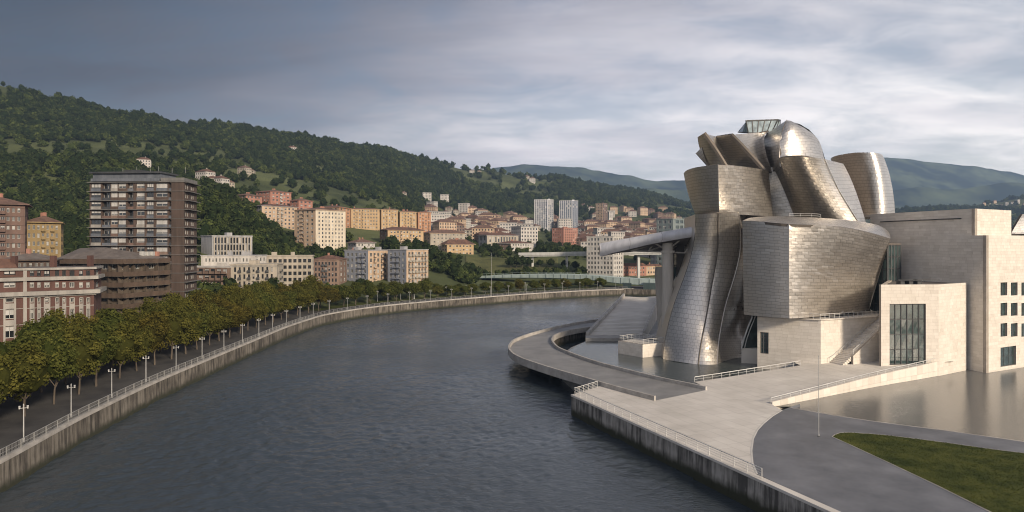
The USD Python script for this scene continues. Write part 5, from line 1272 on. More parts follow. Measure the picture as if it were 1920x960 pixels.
# ---- brown balconied block with the dark hip roof
bb5 = thing('balcony_block', 'low brown apartment block with wraparound bronze balcony bands and dark hipped roof', 'building')
a, b, c = P2(104, 194), P2(231, 190), P2(320, 205); p3 = a + c - b
BUILT.append(Polygon([a, b, c, p3])); rng = random.Random(5)
zs = [Z(486, 190) - 3.0 * k for k in range(8)]
for (q0, q1) in ((a, b), (b, c)):
    L = np.linalg.norm(q1 - q0); d = (q1 - q0) / L; n = np.array([d[1], -d[0]])
    i0, i1 = q0 - n * 2.1, q1 - n * 2.1
    ops = []; ncol = int(L / 2.6)
    for k in range(7):
        for j in range(ncol):
            s = 1.4 + (L - 2.8) * j / ncol; ops.append((s, s + (L - 2.8) / ncol * rng.choice([.55, .7, .82]), zs[k] - 2.9, zs[k] - 1.0))
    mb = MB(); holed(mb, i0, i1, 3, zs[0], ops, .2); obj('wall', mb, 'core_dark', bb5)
    for o in ops: window(bb5, i0, d, n, *o, .2, rng.choice(['dark_frame', 'tan_wall', 'white_frame']), 'window_glass', 2, .12, rng.choice([0, 0, 0, .6, .9]))
    for k in range(7):
        z1 = zs[k] - (0 if k == 0 else .55)
        frame(bb5, 'balcony_band', q0, q1, 0 if q0 is a else .0, L, z1 - 1.2, z1, .0, 'bronze_band', -.25)
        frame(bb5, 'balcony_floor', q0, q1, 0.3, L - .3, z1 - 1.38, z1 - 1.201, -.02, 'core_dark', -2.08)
        if k: 
            for j in range(3): frame(bb5, 'balcony_divider', q0, q1, L * (.25 + .25 * j), L * (.25 + .25 * j) + .15, z1 + .001, z1 + 1.7, -.6, 'core_dark', -2.0)
obj('rear_wall', MB().quad(np.append(c, 3), np.append(p3, 3), np.append(p3, zs[0]), np.append(c, zs[0])).quad(np.append(p3, 3), np.append(a, 3), np.append(a, zs[0]), np.append(p3, zs[0])), 'core_dark', bb5)
zz = zs[0] + .01; r0, r1 = P2(150, 204), P2(196, 200); E = [np.append(q, zz) for q in (a, b, c, p3)]
R0, R1 = np.append(r0, zz + 3.0), np.append(r1, zz + 3.3)
obj('roof', MB().quad(E[0], E[1], R1, R0).tri(E[1], E[2], R1).quad(E[2], E[3], R0, R1).tri(E[3], E[0], R0), 'metal_roof', bb5)
for k in range(4):
    q = (b + c) / 2 + (c - b) * (.1 * k - .2) + [-2, 6]; obj('roof_box', MB().box((*q, zz + 1.2), 1.2, 1.2, 1.6), rng.choice(['white_frame', 'pink_brick']), bb5)
block('low_house', 'long low dark roofed house behind the brick mansion block', [P2(2, 165), P2(100, 172), P2(112, 180)], Z(487, 168), 3, 'brick_brown', [dict(n=8, p=3, w=.5, h=.5), dict(n=2, p=3)], ('hip', 'metal_roof', 1.6, .8), seed=3)

# ---- the row along the bank
t6 = block('office_block', 'grey office block with tall vertical concrete fins on its upper floors', [P2(377, 334), P2(398, 327), P2(473, 340)], Z(443, 330), 6, 'grey_wall',
      [dict(n=0), dict(n=12, p=3.4, w=.72, h=.82, top=.6, fm='dark_frame', blind=.1, nv=1, margin=.03)], ('flat', 'grey_wall'), seed=6)
p1_, p2_ = P2(398, 327), P2(473, 340)
for k in range(13): frame(t6, 'fin', p1_, p2_, .6 + 18.2 * k / 12.6, 1.05 + 18.2 * k / 12.6, Z(480, 330), Z(444, 330), .55, 'cream_wall', .01)
block('balcony_house', 'brown house with long dark balconies between the tower block and the cream house', [P2(355, 290), P2(432, 286), P2(437, 300)], Z(502, 287), 3, 'stone_brown',
      [dict(n=6, p=2.75, w=.7, h=.62, top=.5, bal=(0, 1, 2, 3, 4, 5), bm='stone_brown', fm='dark_frame', blind=.35), dict(n=2, p=2.75)], ('flat', 'white_wall'), seed=7)
block('cream_house', 'cream stone house with tall arched windows and iron balconies', [P2(431, 288), P2(519, 293), P2(531, 305)], Z(497, 290), 3, 'cream_wall',
      [dict(n=9, p=3.0, w=.42, h=.66, top=.9, bal=(1, 3, 5, 7), bm='dark_frame', fm='dark_frame', blind=.1, bands=[Z(499, 290)]), dict(n=3, p=3.0, w=.42, h=.66, top=.9, bal=(1,), bm='dark_frame')], ('flat', 'cream_wall'), seed=8)
block('penthouse_storey', 'white set back storey on the roofs behind the cream house', [P2(377, 300), P2(478, 303), P2(500, 312)], Z(480, 302), 8, 'white_wall', [dict(n=14, p=3.2, w=.45, h=.5, top=1.0, low=Z(497, 302)), dict(n=3, p=3.2, low=Z(497, 302))], ('flat', 'grey_wall'), seed=9)
block('grid_office', 'pale office building with a regular grid of square dark windows', [P2(482, 312), P2(586, 318), P2(588.5, 330)], Z(480.5, 315), 3, 'cream_wall',
      [dict(n=11, p=2.9, w=.66, h=.56, top=1.3, fm='dark_frame', blind=.06, nv=2, margin=.01), dict(n=3, p=2.9)], ('flat', 'cream_wall'), seed=10)
block('stone_house', 'dark brown stone house with a bay and rounded gable', [P2(586, 338), P2(636, 342), P2(650, 352)], Z(486, 340), 3, 'stone_brown',
      [dict(n=7, p=2.75, w=.5, h=.62, top=1.4, bal=(2, 3), bm='dark_frame', fm='dark_frame', blind=.15), dict(n=2, p=2.75, w=.4, h=.6, top=1.4)], ('hip', 'roof_tile_dark', 2.0, .5), seed=11)
block('corner_house', 'corner apartment house with blue grey side and tan front, left of its twin', [P2(646, 356), P2(690, 350), P2(728, 362)], Z(470, 352), 3, 'bluegrey_wall',
      [dict(n=5, p=2.85, w=.52, h=.58, top=1.2, bal=(3, 4), bm='bluegrey_wall', blind=.4), dict(n=5, p=2.85, w=.55, h=.66, top=1.2, mt='tan_wall', bal=(1, 3), bm='tan_wall', blind=.35)], ('flat', 'grey_wall'), seed=12)
block('corner_house', 'corner apartment house with blue grey side and pale balconied front, right of its twin', [P2(727, 354), P2(762, 348), P2(803, 362)], Z(469, 352), 3, 'bluegrey_wall',
      [dict(n=4, p=2.85, w=.5, h=.6, top=1.2, bal=(1, 2), bm='bluegrey_wall', blind=.3), dict(n=6, p=2.85, w=.6, h=.7, top=1.0, mt='tan_wall', bal=(0, 1, 2, 3, 4, 5), bm='cream_wall', blind=.3)], ('flat', 'grey_wall'), seed=13)

# ---- apartment blocks on the lower slope, lit by the low sun
block('tall_apartments', 'tallest slope apartment block with white front, brown side and red roof', [P2(552, 492), P2(592, 482), P2(648, 503)], Z(393, 485), 10, 'tan_wall',
      [dict(n=4, p=2.85, w=.42, h=.55, top=1.0, mt='tan_wall', bal=(1,), blind=.4), dict(n=8, p=2.85, w=.4, h=.55, top=1.6, mt='warm_cream', blind=.3, low=20)], ('hip', 'roof_tile', 2.0, .8), seed=20)
block('tan_apartments', 'tan apartment block left of the tallest white one, grey at its side', [P2(474, 525), P2(491, 514), P2(557, 538)], Z(386, 520), 24, 'grey_wall',
      [dict(n=2, p=2.9, w=.4, h=.5), dict(n=8, p=2.9, w=.45, h=.55, top=1.0, mt='tan_wall', bal=(3, 4), bm='cream_wall', blind=.4)], ('hip', 'roof_tile_dark', 2.0, .8), seed=21)
block('pink_apartments', 'pink brick apartment block on the hill, lowest left of three', [P2(437, 565), P2(461, 556), P2(491, 574)], Z(366, 560), 55, 'stone_brown', [dict(n=3, p=2.9, w=.45), dict(n=4, p=2.9, w=.5, mt='pink_brick', top=.8)], ('hip', 'roof_tile', 2.2, .8), seed=22)
block('pink_apartments', 'pink brick apartment block on the hill, highest of three', [P2(480, 592), P2(507, 582), P2(546, 600)], Z(359, 586), 55, 'pink_brick', [dict(n=4, p=2.9, w=.45), dict(n=5, p=2.9, w=.5, top=.8, bal=(2,), bm='white_wall')], ('hip', 'roof_tile', 2.2, .8), seed=23)
block('pink_apartments', 'small pink brick apartment block on the hill, behind the tan one', [P2(544, 592), P2(560, 584), P2(586, 598)], Z(376, 590), 50, 'pink_brick', [dict(n=2, p=2.9, w=.45), dict(n=3, p=2.9, w=.5, top=.8)], ('hip', 'roof_tile', 2.2, .8), seed=24)
block('orange_apartments', 'orange brick apartment block with pale top floor behind the tall white one', [P2(590, 585), P2(636, 570), P2(657, 590)], Z(389, 575), 28, 'orange_brick', [dict(n=5, p=2.9, w=.45, top=.8, mt='tan_wall'), dict(n=3, p=2.9, w=.45)], ('hip', 'roof_tile', 2.4, .8), seed=25)
for i, (u0, u1, vt, mt, wd, zb_) in enumerate([(655, 712, 392, 'ochre_brick', 'widest', 38), (712, 746, 393, 'ochre_brick', 'middle', 38), (747, 781, 397, 'ochre_brick', 'right hand', 38), (781, 808, 398, 'orange_brick', 'orange end', 38)]):
    Y0 = 592 + i * 4
    block('terrace_block', f'{wd} block of the long ochre brick row on the slope', [P2(u0, Y0 + 6), P2(u0 + 3, Y0), P2(u1, Y0 + 6)], Z(vt, Y0), zb_ - 8, mt,
          [dict(n=0), dict(n=max(4, int((u1 - u0) / 6)), p=2.9, w=.45, h=.5, top=.7, bal=(1, 3), bm=mt, blind=.35)], ('hip', 'roof_tile', 1.2, .6), seed=26 + i, group='long brick row on the slope')
block('ochre_house', 'ochre apartment house with dark hipped roof below the long brick row', [P2(712, 530), P2(727, 518), P2(794, 538)], Z(431, 524), 18, 'stone_brown', [dict(n=2, p=2.9, w=.4), dict(n=10, p=2.9, w=.5, h=.55, top=.9, mt='ochre_brick', bal=(3, 6), bm='tan_wall', blind=.4)], ('hip', 'roof_tile_dark', 2.4, 1), seed=31)
block('tan_house', 'wide tan house with orange hipped roof at the right end of the slope', [P2(793, 580), P2(807, 568), P2(872, 588)], Z(437, 574), 22, 'tan_wall', [dict(n=2, p=3, w=.35), dict(n=8, p=3, w=.35, h=.4, top=.8, mt='cream_wall')], ('hip', 'roof_tile', 3.0, 1.2), seed=32)
block('white_villa', 'white villa with red roof beside the tall white apartment block', [P2(652, 485), P2(668, 476), P2(703, 488)], Z(455, 480), 16, 'grey_wall', [dict(n=3, p=3, w=.4), dict(n=5, p=3, w=.4, h=.5, mt='white_wall')], ('hip', 'roof_tile', 2.6, .9), seed=33)
block('white_villa', 'long low white wing in front of the red roofed villa', [P2(640, 470), P2(650, 464), P2(704, 474)], Z(473, 467), 14, 'white_wall', [dict(n=2, p=3), dict(n=9, p=3, w=.4, h=.5)], ('hip', 'roof_tile_dark', 2.0, .8), seed=34)
block('roofed_house', 'yellow house under a large dark red hipped roof above the grass slope', [P2(828, 568), P2(838, 560), P2(888, 572)], Z(458, 564), 14, 'tan_wall', [dict(n=2, p=3), dict(n=7, p=3, w=.5, h=.5, mt='ochre_brick')], ('hip', 'roof_tile_dark', 4.2, 1.4), seed=35)
block('roofed_house', 'cream building with a row of tall white pilasters in the far town', [P2(897, 640), P2(913, 628), P2(972, 646)], Z(441, 632), 18, 'grey_wall', [dict(n=2, p=6, w=.4, h=.7), dict(n=10, p=6.5, w=.5, h=.75, mt='cream_wall', top=1.5)], ('hip', 'roof_tile_dark', 2.5, 1), seed=36)
block('roofed_house', 'white house with brown tiled roof left of the striped towers', [P2(930, 612), P2(958, 604), P2(1000, 615)], Z(456, 608), 16, 'white_wall', [dict(n=5, p=3, w=.4, mt='stone_brown'), dict(n=8, p=3, w=.45, h=.5)], ('hip', 'roof_tile_dark', 2.2, 1), seed=37)

# ---- twin towers and other tall far blocks
def far_tower(label, u0, u1, u2, Y, vt, zb, m1, m2):
    t = block('high_rise', label, [P2(u0, Y + 8), P2(u1, Y), P2(u2, Y + 14)], Z(vt, Y), zb, m1, [dict(n=6, p=3.4, w=.66, h=.8, top=4.0, mt=m1, gm='tower_glass', blind=.25), dict(n=3, p=3.4, w=.6, h=.6, top=5.5, mt=m2, gm='tower_glass', blind=.3)], ('flat', 'ribbed_white'), fine=False, seed=u0)
    a, b = P2(u0, Y + 8), P2(u1, Y); L = np.linalg.norm(b - a)
    for k in range(7): frame(t, 'pier', a, b, L * k / 6.3, L * k / 6.3 + .8, zb, Z(vt, Y), .5, 'ribbed_white', .01)
    return t
far_tower('left one of the twin striped white towers in the far town', 1002, 1027, 1038, 1100, 374, 20, 'grey_wall', 'grey_wall')
far_tower('right one of the twin striped white towers in the far town', 1049, 1073, 1084, 1120, 376, 20, 'bluegrey_wall', 'bluegrey_wall')
block('high_rise', 'brownish square tower block on the far slope right of the twin towers', [P2(1117, 1410), P2(1130, 1400), P2(1139, 1412)], Z(381, 1400), 40, 'stone_brown', [dict(n=4, p=3.2, w=.5, h=.6, mt='tan_wall'), dict(n=3, p=3.2, w=.5, h=.6)], ('flat', 'stone_brown'), fine=False, seed=41)
block('brick_block', 'red brick block in front of the right striped tower', [P2(1035, 812), P2(1057, 802), P2(1083, 814)], Z(428, 806), 18, 'pink_brick', [dict(n=6, p=3.1, w=.45, h=.5), dict(n=6, p=3.1, w=.45, h=.5)], ('flat', 'pink_brick'), fine=False, seed=42)
block('grid_block', 'white apartment block with a grid of square windows beyond the bridge', [P2(1100, 470), P2(1150, 461), P2(1169, 473)], Z(444, 465), 3, 'white_wall', [dict(n=8, p=3.2, w=.58, h=.6, top=.8, fm='white_frame', blind=.15, margin=.02), dict(n=4, p=3.2, w=.5, h=.6, top=.8, fm='white_frame')], ('flat', 'white_wall'), seed=43)
block('brick_block', 'low dark red brick house above the green bridge', [P2(1163, 492), P2(1166, 488), P2(1212, 494)], Z(499, 490), 2, 'pink_brick', [dict(n=0), dict(n=8, p=3, w=.45, h=.5)], ('hip', 'roof_tile_dark', 2.2, .6), seed=44)
block('brick_block', 'low yellow fronted house above the green bridge', [P2(1209, 500), P2(1212, 496), P2(1240, 502)], Z(499, 498), 2, 'ochre_brick', [dict(n=0), dict(n=5, p=3, w=.5, h=.5, mt='tan_wall')], ('hip', 'roof_tile_dark', 1.4, .6), seed=45)
block('teal_building', 'blue green glazed building behind the museum canopy', [P2(1231, 520), P2(1262, 512), P2(1330, 524)], Z(411, 515), 4, 'teal_grey', [dict(n=3, p=4, w=.6, h=.6), dict(n=8, p=4, w=.8, h=.6, gm='teal_glass', fm='dark_frame', blind=0)], ('flat', 'teal_grey'), seed=46)

# ---- far town: small houses, one built of each kind and copied
def house_kind(name, label, w, dpt, h, wm, rm, rows_, cols_, group, flat=False):
    t = thing(name, label, 'house', group)
    hw, hd = w / 2, dpt / 2
    a, b, c, e = np.array([-hw, -hd]), np.array([hw, -hd]), np.array([hw, hd]), np.array([-hw, hd])
    for (q0, q1, nc) in ((a, b, cols_), (b, c, max(2, cols_ - 1)), (e, a, max(2, cols_ - 1))):
        L = np.linalg.norm(q1 - q0); ops = [(L * (k + .28) / nc, L * (k + .72) / nc, h - 1.0 - 3 * r - 1.5, h - 1.0 - 3 * r) for k in range(nc) for r in range(rows_)]
        mb = MB(); d, n = holed(mb, q0, q1, -8, h, ops, .2); obj('wall', mb, wm, t)
        m2 = MB()
        for o in ops:
            m2.quad(*[np.array([*(q0 + d * s - n * .2), z]) for s, z in ((o[0], o[2]), (o[1], o[2]), (o[1], o[3]), (o[0], o[3]))])
        obj('windows', m2, 'window_glass', t, kind='stuff')
    o_ = .6; E = [np.array([x, y, h]) for x, y in ((-hw - o_, -hd - o_), (hw + o_, -hd - o_), (hw + o_, hd + o_), (-hw - o_, hd + o_))]
    if flat: obj('roof', MB().hexa(E, [q + [0, 0, .5] for q in E]), rm, t)
    else:
        rh = min(w, dpt) * .26; k = max(w, dpt) / 2 - min(w, dpt) * .42
        r0, r1 = np.array([-k, 0, h + rh]), np.array([k, 0, h + rh])
        obj('roof', MB().quad(E[0], E[1], r1, r0).tri(E[1], E[2], r1).quad(E[2], E[3], r0, r1).tri(E[3], E[0], r0).quad(E[3], E[2], E[1], E[0]), rm, t)
        obj('chimney', MB().box((k * .5, .3, h + rh), .8, .8, 1.8), wm, t)
    return t
KINDS = [('town_house', 'pale house with brown tiled hipped roof among the far town houses', 15, 11, 9, 'white_wall', 'roof_tile_dark', 3, 5, 'pale brown roofed houses of the far town'),
         ('apartment_house', 'tan apartment house with red tiled roof among the far town houses', 20, 12, 14, 'tan_wall', 'roof_tile', 4, 7, 'tan red roofed apartment houses of the far town'),
         ('town_house', 'cream house with red tiled roof among the far town houses', 12, 10, 8, 'cream_wall', 'roof_tile', 2, 4, 'cream red roofed houses of the far town'),
         ('apartment_house', 'white flat roofed apartment block in the far town', 18, 13, 17, 'white_wall', 'grey_wall', 5, 6, 'white flat roofed blocks of the far town'),
         ('town_house', 'brown brick house with dark roof among the far town houses', 16, 12, 11, 'stone_brown', 'roof_tile_dark', 3, 5, 'brown brick houses of the far town')]
rng = random.Random(31); made = {}; TOWN = []
spots = []
def try_spot(u, Y, rad):
    q = P2(u, Y)
    if any(np.hypot(*(q - s[0])) < (rad + s[1]) for s in spots): return None
    if any(g.distance(Point(q)) < rad * .7 for g in BUILT): return None
    spots.append((q, rad)); return q
zones = [(905, 1000, 640, 1150, 56), (800, 1000, 760, 1300, 62), (955, 1130, 690, 780, 10), (1000, 1240, 650, 1350, 105), (1085, 1290, 1050, 1700, 46), (1240, 1320, 560, 1300, 16)]
for u0, u1, Y0, Y1, cnt in zones:
    got = 0
    for _ in range(cnt * 8):
        if got >= cnt: break
        u, Y = rng.uniform(u0, u1), math.exp(rng.uniform(math.log(Y0), math.log(Y1)))
        k = rng.choices(range(5), [4, 3, 4, 1.3 if Y < 1200 else .4, 2])[0]
        if 990 < u < 1092 and Y < 1085: continue
        q = try_spot(u, Y, 9.5)
        if q is None: continue
        got += 1
        z = ground_z(*q)
        loc = (q[0], q[1], z); rz = rng.gauss(0, 22) + rng.choice([0, 0, 35, -30]); sc = rng.uniform(.85, 1.25)
        if k not in made:
            made[k] = house_kind(*KINDS[k][:9], KINDS[k][9], flat=(k == 3)); p = stage.GetPrimAtPath(made[k])
            p.GetAttribute('xformOp:translate').Set(Gf.Vec3d(*loc)); p.GetAttribute('xformOp:rotateZ').Set(rz); p.GetAttribute('xformOp:scale').Set(Gf.Vec3f(sc, sc, sc))
        else: dup(made[k], loc, rz, (sc, sc, sc * rng.uniform(.85, 1.15)))
        TOWN.append((k, u, Y, f"/World/{KINDS[k][0]}" if False else LASTP[0]))
ONE = ['first', 'second', 'third', 'fourth', 'fifth', 'sixth', 'seventh', 'eighth', 'ninth', 'tenth', 'eleventh', 'twelfth', 'thirteenth', 'fourteenth', 'fifteenth', 'sixteenth', 'seventeenth', 'eighteenth', 'nineteenth', 'twentieth']
NTH = ONE + ['twenty-' + o for o in ONE[:9]] + ['thirtieth'] + ['thirty-' + o for o in ONE[:9]]
KL = ['pale brown-roofed house', 'tan red-roofed flats', 'cream red-roofed house', 'white flat-roofed block', 'brown brick house']
def zone(u, Y):
    near = 'front' if Y < 850 else 'back'
    return near, 'by the wide tan house' if u < 900 else 'left of the twin towers' if u < 1000 else 'around the twin towers' if u < 1090 else 'above the white grid block' if u < 1175 else 'above the museum canopy'
cells = {}
for k, u, Y, p in TOWN: cells.setdefault((k, zone(u, Y)), []).append((u, p))
for (k, (nf, zn)), lst in cells.items():
    for i, (u, p) in enumerate(sorted(lst)): stage.GetPrimAtPath(p).SetCustomDataByKey('label', f'{KL[k]} {zn}, {nf} part, {NTH[min(i, 38)]} from left')
# scattered hill houses, each placed where the photograph shows one
VN = {}
hill = [(548, 290, 0, 'lone pale house high on the hill meadow'), (458, 330, 2, 'cream house in the trees above the tower block, left of a pair'), (470, 334, 2, 'cream house in the trees above the tower block, right of a pair'),
        (385, 345, 0, 'pale house on the slope just right of the tower block'), (398, 352, 2, 'cream house on the slope right of the tower block'), (412, 356, 0, 'pale house uphill from the pink apartments'), (428, 360, 2, 'cream house beside the pink apartments'),
        (885, 326, 0, 'pale house near the ridge, left of its neighbour'), (898, 328, 2, 'cream house near the ridge, right of its neighbour'), (988, 338, 2, 'cream house among trees above the twin towers, left of a pair'), (998, 342, 0, 'pale house among trees above the twin towers, right of a pair'),
        (1098, 365, 0, 'pale house on the slope above the brown tower, left one'), (1112, 366, 2, 'cream house on the slope above the brown tower, right one'), (745, 366, 2, 'cream house in the woods above the ochre row, left one'), (757, 370, 2, 'cream house in the woods above the ochre row, right one'),
        (800, 380, 3, 'white flat roofed block in the woods above the ochre row, left one'), (833, 384, 3, 'white flat roofed block in the woods above the ochre row, right one'), (812, 420, 3, 'white block at the foot of the wooded hill'), (870, 402, 3, 'long white block with reddish top on the hill foot'),
        (1243, 402, 1, 'tan villa on the slope above the museum canopy'), (1150, 402, 1, 'tan house under the green meadow, left one'), (1180, 404, 1, 'tan house under the green meadow, middle one'), (1205, 404, 1, 'tan house under the green meadow, right one'),
        (690, 268, 2, 'small house on the ridge line, left one'), (772, 288, 0, 'small house on the ridge line, right one'), (652, 262, 0, 'small pale house just below the ridge'), (270, 318, 0, 'pale house behind the roof of the tower block')]
for i in range(16): hill.append((1838 + (i * 53 % 96), 366 + (i * 29 % 30), (0, 2, 3, 1)[i % 4], None))
for u, v, k, lab in hill:
    lo, hi = 300, 3400      # first place along the sight line where the ground is high enough
    Ys = np.arange(420, 3400, 10.0); zt_ = raw_height(X(u, Ys), Ys); zv = H - (v - VH) / F * Ys
    hit = np.nonzero(zt_ >= zv)[0]
    Y = Ys[hit[0]] if len(hit) else 1500.0
    q = P2(u, Y); z = ground_z(*q); spots.append((q, 10)); sc = rng.uniform(.8, 1.1) * (1 if lab else .62)
    VN[k] = VN.get(k, -1) + (0 if lab else 1)
    dup(made[k], (q[0], q[1], z + .5), rng.uniform(-30, 30), (sc, sc, sc * 1.1), label=lab or f'{KL[k]} of the far right hillside village, {NTH[VN[k]]} of its kind', group='houses scattered on the hill' if lab else 'village on the far right hillside')

# ================================================================ BRIDGES
gb = thing('green_bridge', 'long pale green road bridge across the river beyond the museum', 'bridge')
line = [(866, 519, 455), (930, 516, 440), (1000, 514.3, 425), (1060, 514.3, 412), (1110, 516.5, 402), (1165, 521, 392), (1240, 524.5, 380), (1300, 527, 372)]
tp = np.array([P(*p) for p in line]); t_ = np.linspace(0, 1, len(tp)); tt = np.linspace(0, 1, 60)
c3 = np.stack([PchipInterpolator(t_, tp[:, k])(tt) for k in range(3)], -1)
dp = np.interp(tt, [0, .3, .6, .75, 1], [1.2, 2.2, 2.7, 3.3, 4.0])
W9 = np.array([3.5, 8.5, 0])
up = np.column_stack([np.zeros(60), np.zeros(60), dp])
obj('girder', MB().strip(c3 - up, c3).strip(c3, c3 + [0, 0, .0] + W9 * .03).strip(c3 - up + W9, c3 - up), 'bridge_green', gb)
obj('deck', MB().strip(c3 + W9 * .03 - [0, 0, .1], c3 + W9 - [0, 0, .1]).strip(c3 + W9, c3 + W9 - up), 'bridge_green', gb)
obj('lower_flange', MB().strip(c3 - up - [0, .6, .35], c3 - up - [0, .6, 0]).strip(c3 - up - [0, .6, 0], c3 - up), 'bridge_dark', gb)
for k in range(2, 58, 2):
    p = c3[k]; obj('stiffener', MB().bar(p - [0, .08, 0], p - [0, .08, dp[k]], .22, .1), 'bridge_dark', gb)
for k in range(0, 60, 2): obj('rail_post', MB().bar(c3[k] + W9 * .04, c3[k] + W9 * .04 + [0, 0, 1.1], .1), 'bridge_green', gb)
obj('handrail', MB().tube(c3 + W9 * .04 + [0, 0, 1.1], .07, 5), 'bridge_green', gb)
for u, Y in ((1125, 402), (985, 432)):
    q = P2(u, Y); obj('pier', MB().box((*q, (Z(528, Y)) / 2 - 1), 2.2, 3.5, Z(528, Y) + 2, yaw=.2).box((*q, Z(528, Y) - .8), 6, 4, 1.2, yaw=.2), 'bridge_dark', gb)
for u0, u1, Y in ((1168, 1184, 386), (1206, 1236, 378)):
    obj('abutment', MB().prism([P2(u0, Y), P2(u1, Y - 3), P2(u1, Y + 8), P2(u0, Y + 8)], -2, Z(531, Y)), 'bridge_dark', gb)
vd = thing('viaduct', 'straight white concrete viaduct crossing the valley before the far town', 'bridge')
a, b = P(972, 476, 505), P(1240, 471.5, 470); dv = (b - a); w9 = np.array([1.5, 9, 0])
lo = [a - [0, 0, 2.2], b - [0, 0, 2.2], b + w9 - [0, 0, 2.2], a + w9 - [0, 0, 2.2]]; hi = [a, b, b + w9, a + w9]
obj('deck', MB().hexa(lo, hi), 'viaduct_white', vd)
obj('parapet', MB().hexa([a - [0, .4, 1.2], b - [0, .4, 1.2], b - [0, .05, 1.2], a - [0, .05, 1.2]], [a + [0, -.4, .9], b + [0, -.4, .9], b + [0, -.05, .9], a + [0, -.05, .9]]), 'viaduct_white', vd)
for k in (.1, .35, .6, .85):
    q = a + dv * k + w9 / 2; obj('pier', MB().box((q[0], q[1], (q[2] - 2.2) / 2), 1.6, 4, q[2] - 2.25 + 4), 'viaduct_white', vd)
# low quay beyond the bridge
qy = thing('far_quay', 'low grey quay wall on the river beyond the green bridge', 'wall')
pts = [(1090, 548, 386), (1140, 547.5, 384), (1185, 548, 380), (1240, 549, 374)]
for (u0, _, y0), (u1, _, y1) in zip(pts[:-1], pts[1:]):
    p, q = P2(u0, y0), P2(u1 - .4, y1); obj('wall_panel', MB().hexa([np.append(x, -2) for x in (p, q, q + [0, 3], p + [0, 3])], [np.append(x, 3.6) for x in (p, q, q + [0, 3], p + [0, 3])]), 'bank_concrete', qy)

# ================================================================ TREES
def crown(rng, rad, h, z0, n, leaf, clumps=26, inner=True, flat=.85):
    """Leaf sized faces gathered in clumps through an egg shaped volume, with the dark inside of the crown behind them."""
    mb = MB(); cz = z0 + h / 2
    cc = rng.normal(size=(clumps, 3)); cc /= np.linalg.norm(cc, axis=1, keepdims=True)
    cc *= rng.uniform(.42, .86, (clumps, 1)) * [rad, rad, h / 2]
    cc[:, 2] = np.where(cc[:, 2] < 0, cc[:, 2] * flat, cc[:, 2])
    taper = 1 - .28 * np.clip(cc[:, 2] / (h / 2), 0, 1); cc[:, :2] *= taper[:, None]
    cr = rng.uniform(.26, .42, clumps) * rad; ct = rng.uniform(0.12, .88, clumps)
    k = rng.integers(0, clumps, n); o = rng.normal(size=(n, 3)); o /= np.linalg.norm(o, axis=1, keepdims=True)
    p = cc[k] + o * cr[k][:, None] * rng.uniform(.55, 1.05, (n, 1)); p[:, 2] += cz
    p[:, 2] = np.maximum(p[:, 2], z0 - .15 * h * rng.random(n))
    nn = nrm_(o + rng.normal(0, .55, (n, 3)) + [0, 0, .35]); a = nrm_(np.cross(nn, rng.normal(size=(n, 3)))); b = np.cross(nn, a)
    s = leaf * rng.uniform(.6, 1.3, (n, 1))
    v = np.stack([p - a * s, p - b * s * .62, p + a * s, p + b * s * .62], 1).reshape(-1, 3)
    t = np.clip(ct[k] * .7 + rng.uniform(0, .3, n) + .10 * o[:, 2], 0, 1)
    mb.add(v, np.arange(4 * n).reshape(-1, 4), np.repeat(t, 4))
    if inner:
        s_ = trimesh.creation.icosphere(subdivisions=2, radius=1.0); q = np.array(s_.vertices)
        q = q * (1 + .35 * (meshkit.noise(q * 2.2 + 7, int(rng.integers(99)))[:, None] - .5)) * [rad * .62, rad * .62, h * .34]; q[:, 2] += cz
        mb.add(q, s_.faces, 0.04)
    return mb
def trunk(rng, h, r, limbs=4, rad=2.0, top=None):
    mb = MB(); x = rng.normal(0, .10, (5, 2)).cumsum(0) * .5; x[0] = 0
    z = np.linspace(-.3, h, 5); mb.tube(np.column_stack([x, z]), np.linspace(r, r * .6, 5), 7, tone=.5)
    for k in range(limbs):
        an = k * 6.28 / limbs + rng.uniform(-.4, .4); e = np.array([math.cos(an) * rad * .6, math.sin(an) * rad * .6, h + rad * rng.uniform(.7, 1.2)])
        s0 = np.array([x[-1, 0], x[-1, 1], h * .86]); m = (s0 + e) / 2 + [0, 0, -.2]
        mb.tube([s0, m, e], [r * .5, r * .35, r * .14], 5)
    return mb
def street_tree(name, label, matn, seed, loc, rad=3.9, h=9.8, z0=2.3, n=4300, group=None, leafs=.255):
    rng = np.random.default_rng(seed); t = thing(name, label, 'tree', group, loc)
    obj('trunk', trunk(rng, z0 + .8, .20, 4, rad), 'bark', t)
    obj('crown', crown(rng, rad, h, z0, n, leafs, 36), matn, t)
    return t
kinds = [('plane_tree', 'leaf_olive', 0), ('plane_tree', 'leaf_olive', 1), ('plane_tree', 'leaf_green', 2), ('plane_tree', 'leaf_green', 3), ('plane_tree', 'leaf_ochre', 4), ('plane_tree', 'leaf_ochre', 5)]
COLOUR = {'leaf_olive': 'olive', 'leaf_green': 'green', 'leaf_ochre': 'ochre brown'}
ORD = ['nearest', 'second', 'third', 'fourth', 'fifth', 'sixth', 'seventh', 'eighth', 'ninth', 'tenth', 'eleventh', 'twelfth', 'thirteenth', 'fourteenth', 'fifteenth', 'sixteenth', 'seventeenth', 'eighteenth', 'nineteenth', 'twentieth', 'twenty first', 'twenty second', 'twenty third', 'twenty fourth', 'twenty fifth', 'twenty sixth', 'twenty seventh', 'twenty eighth', 'twenty ninth', 'thirtieth', 'thirty first', 'thirty second', 'thirty third', 'thirty fourth', 'thirty fifth', 'thirty sixth', 'thirty seventh', 'thirty eighth', 'thirty ninth', 'fortieth']
built_t = {}; rng = random.Random(8)
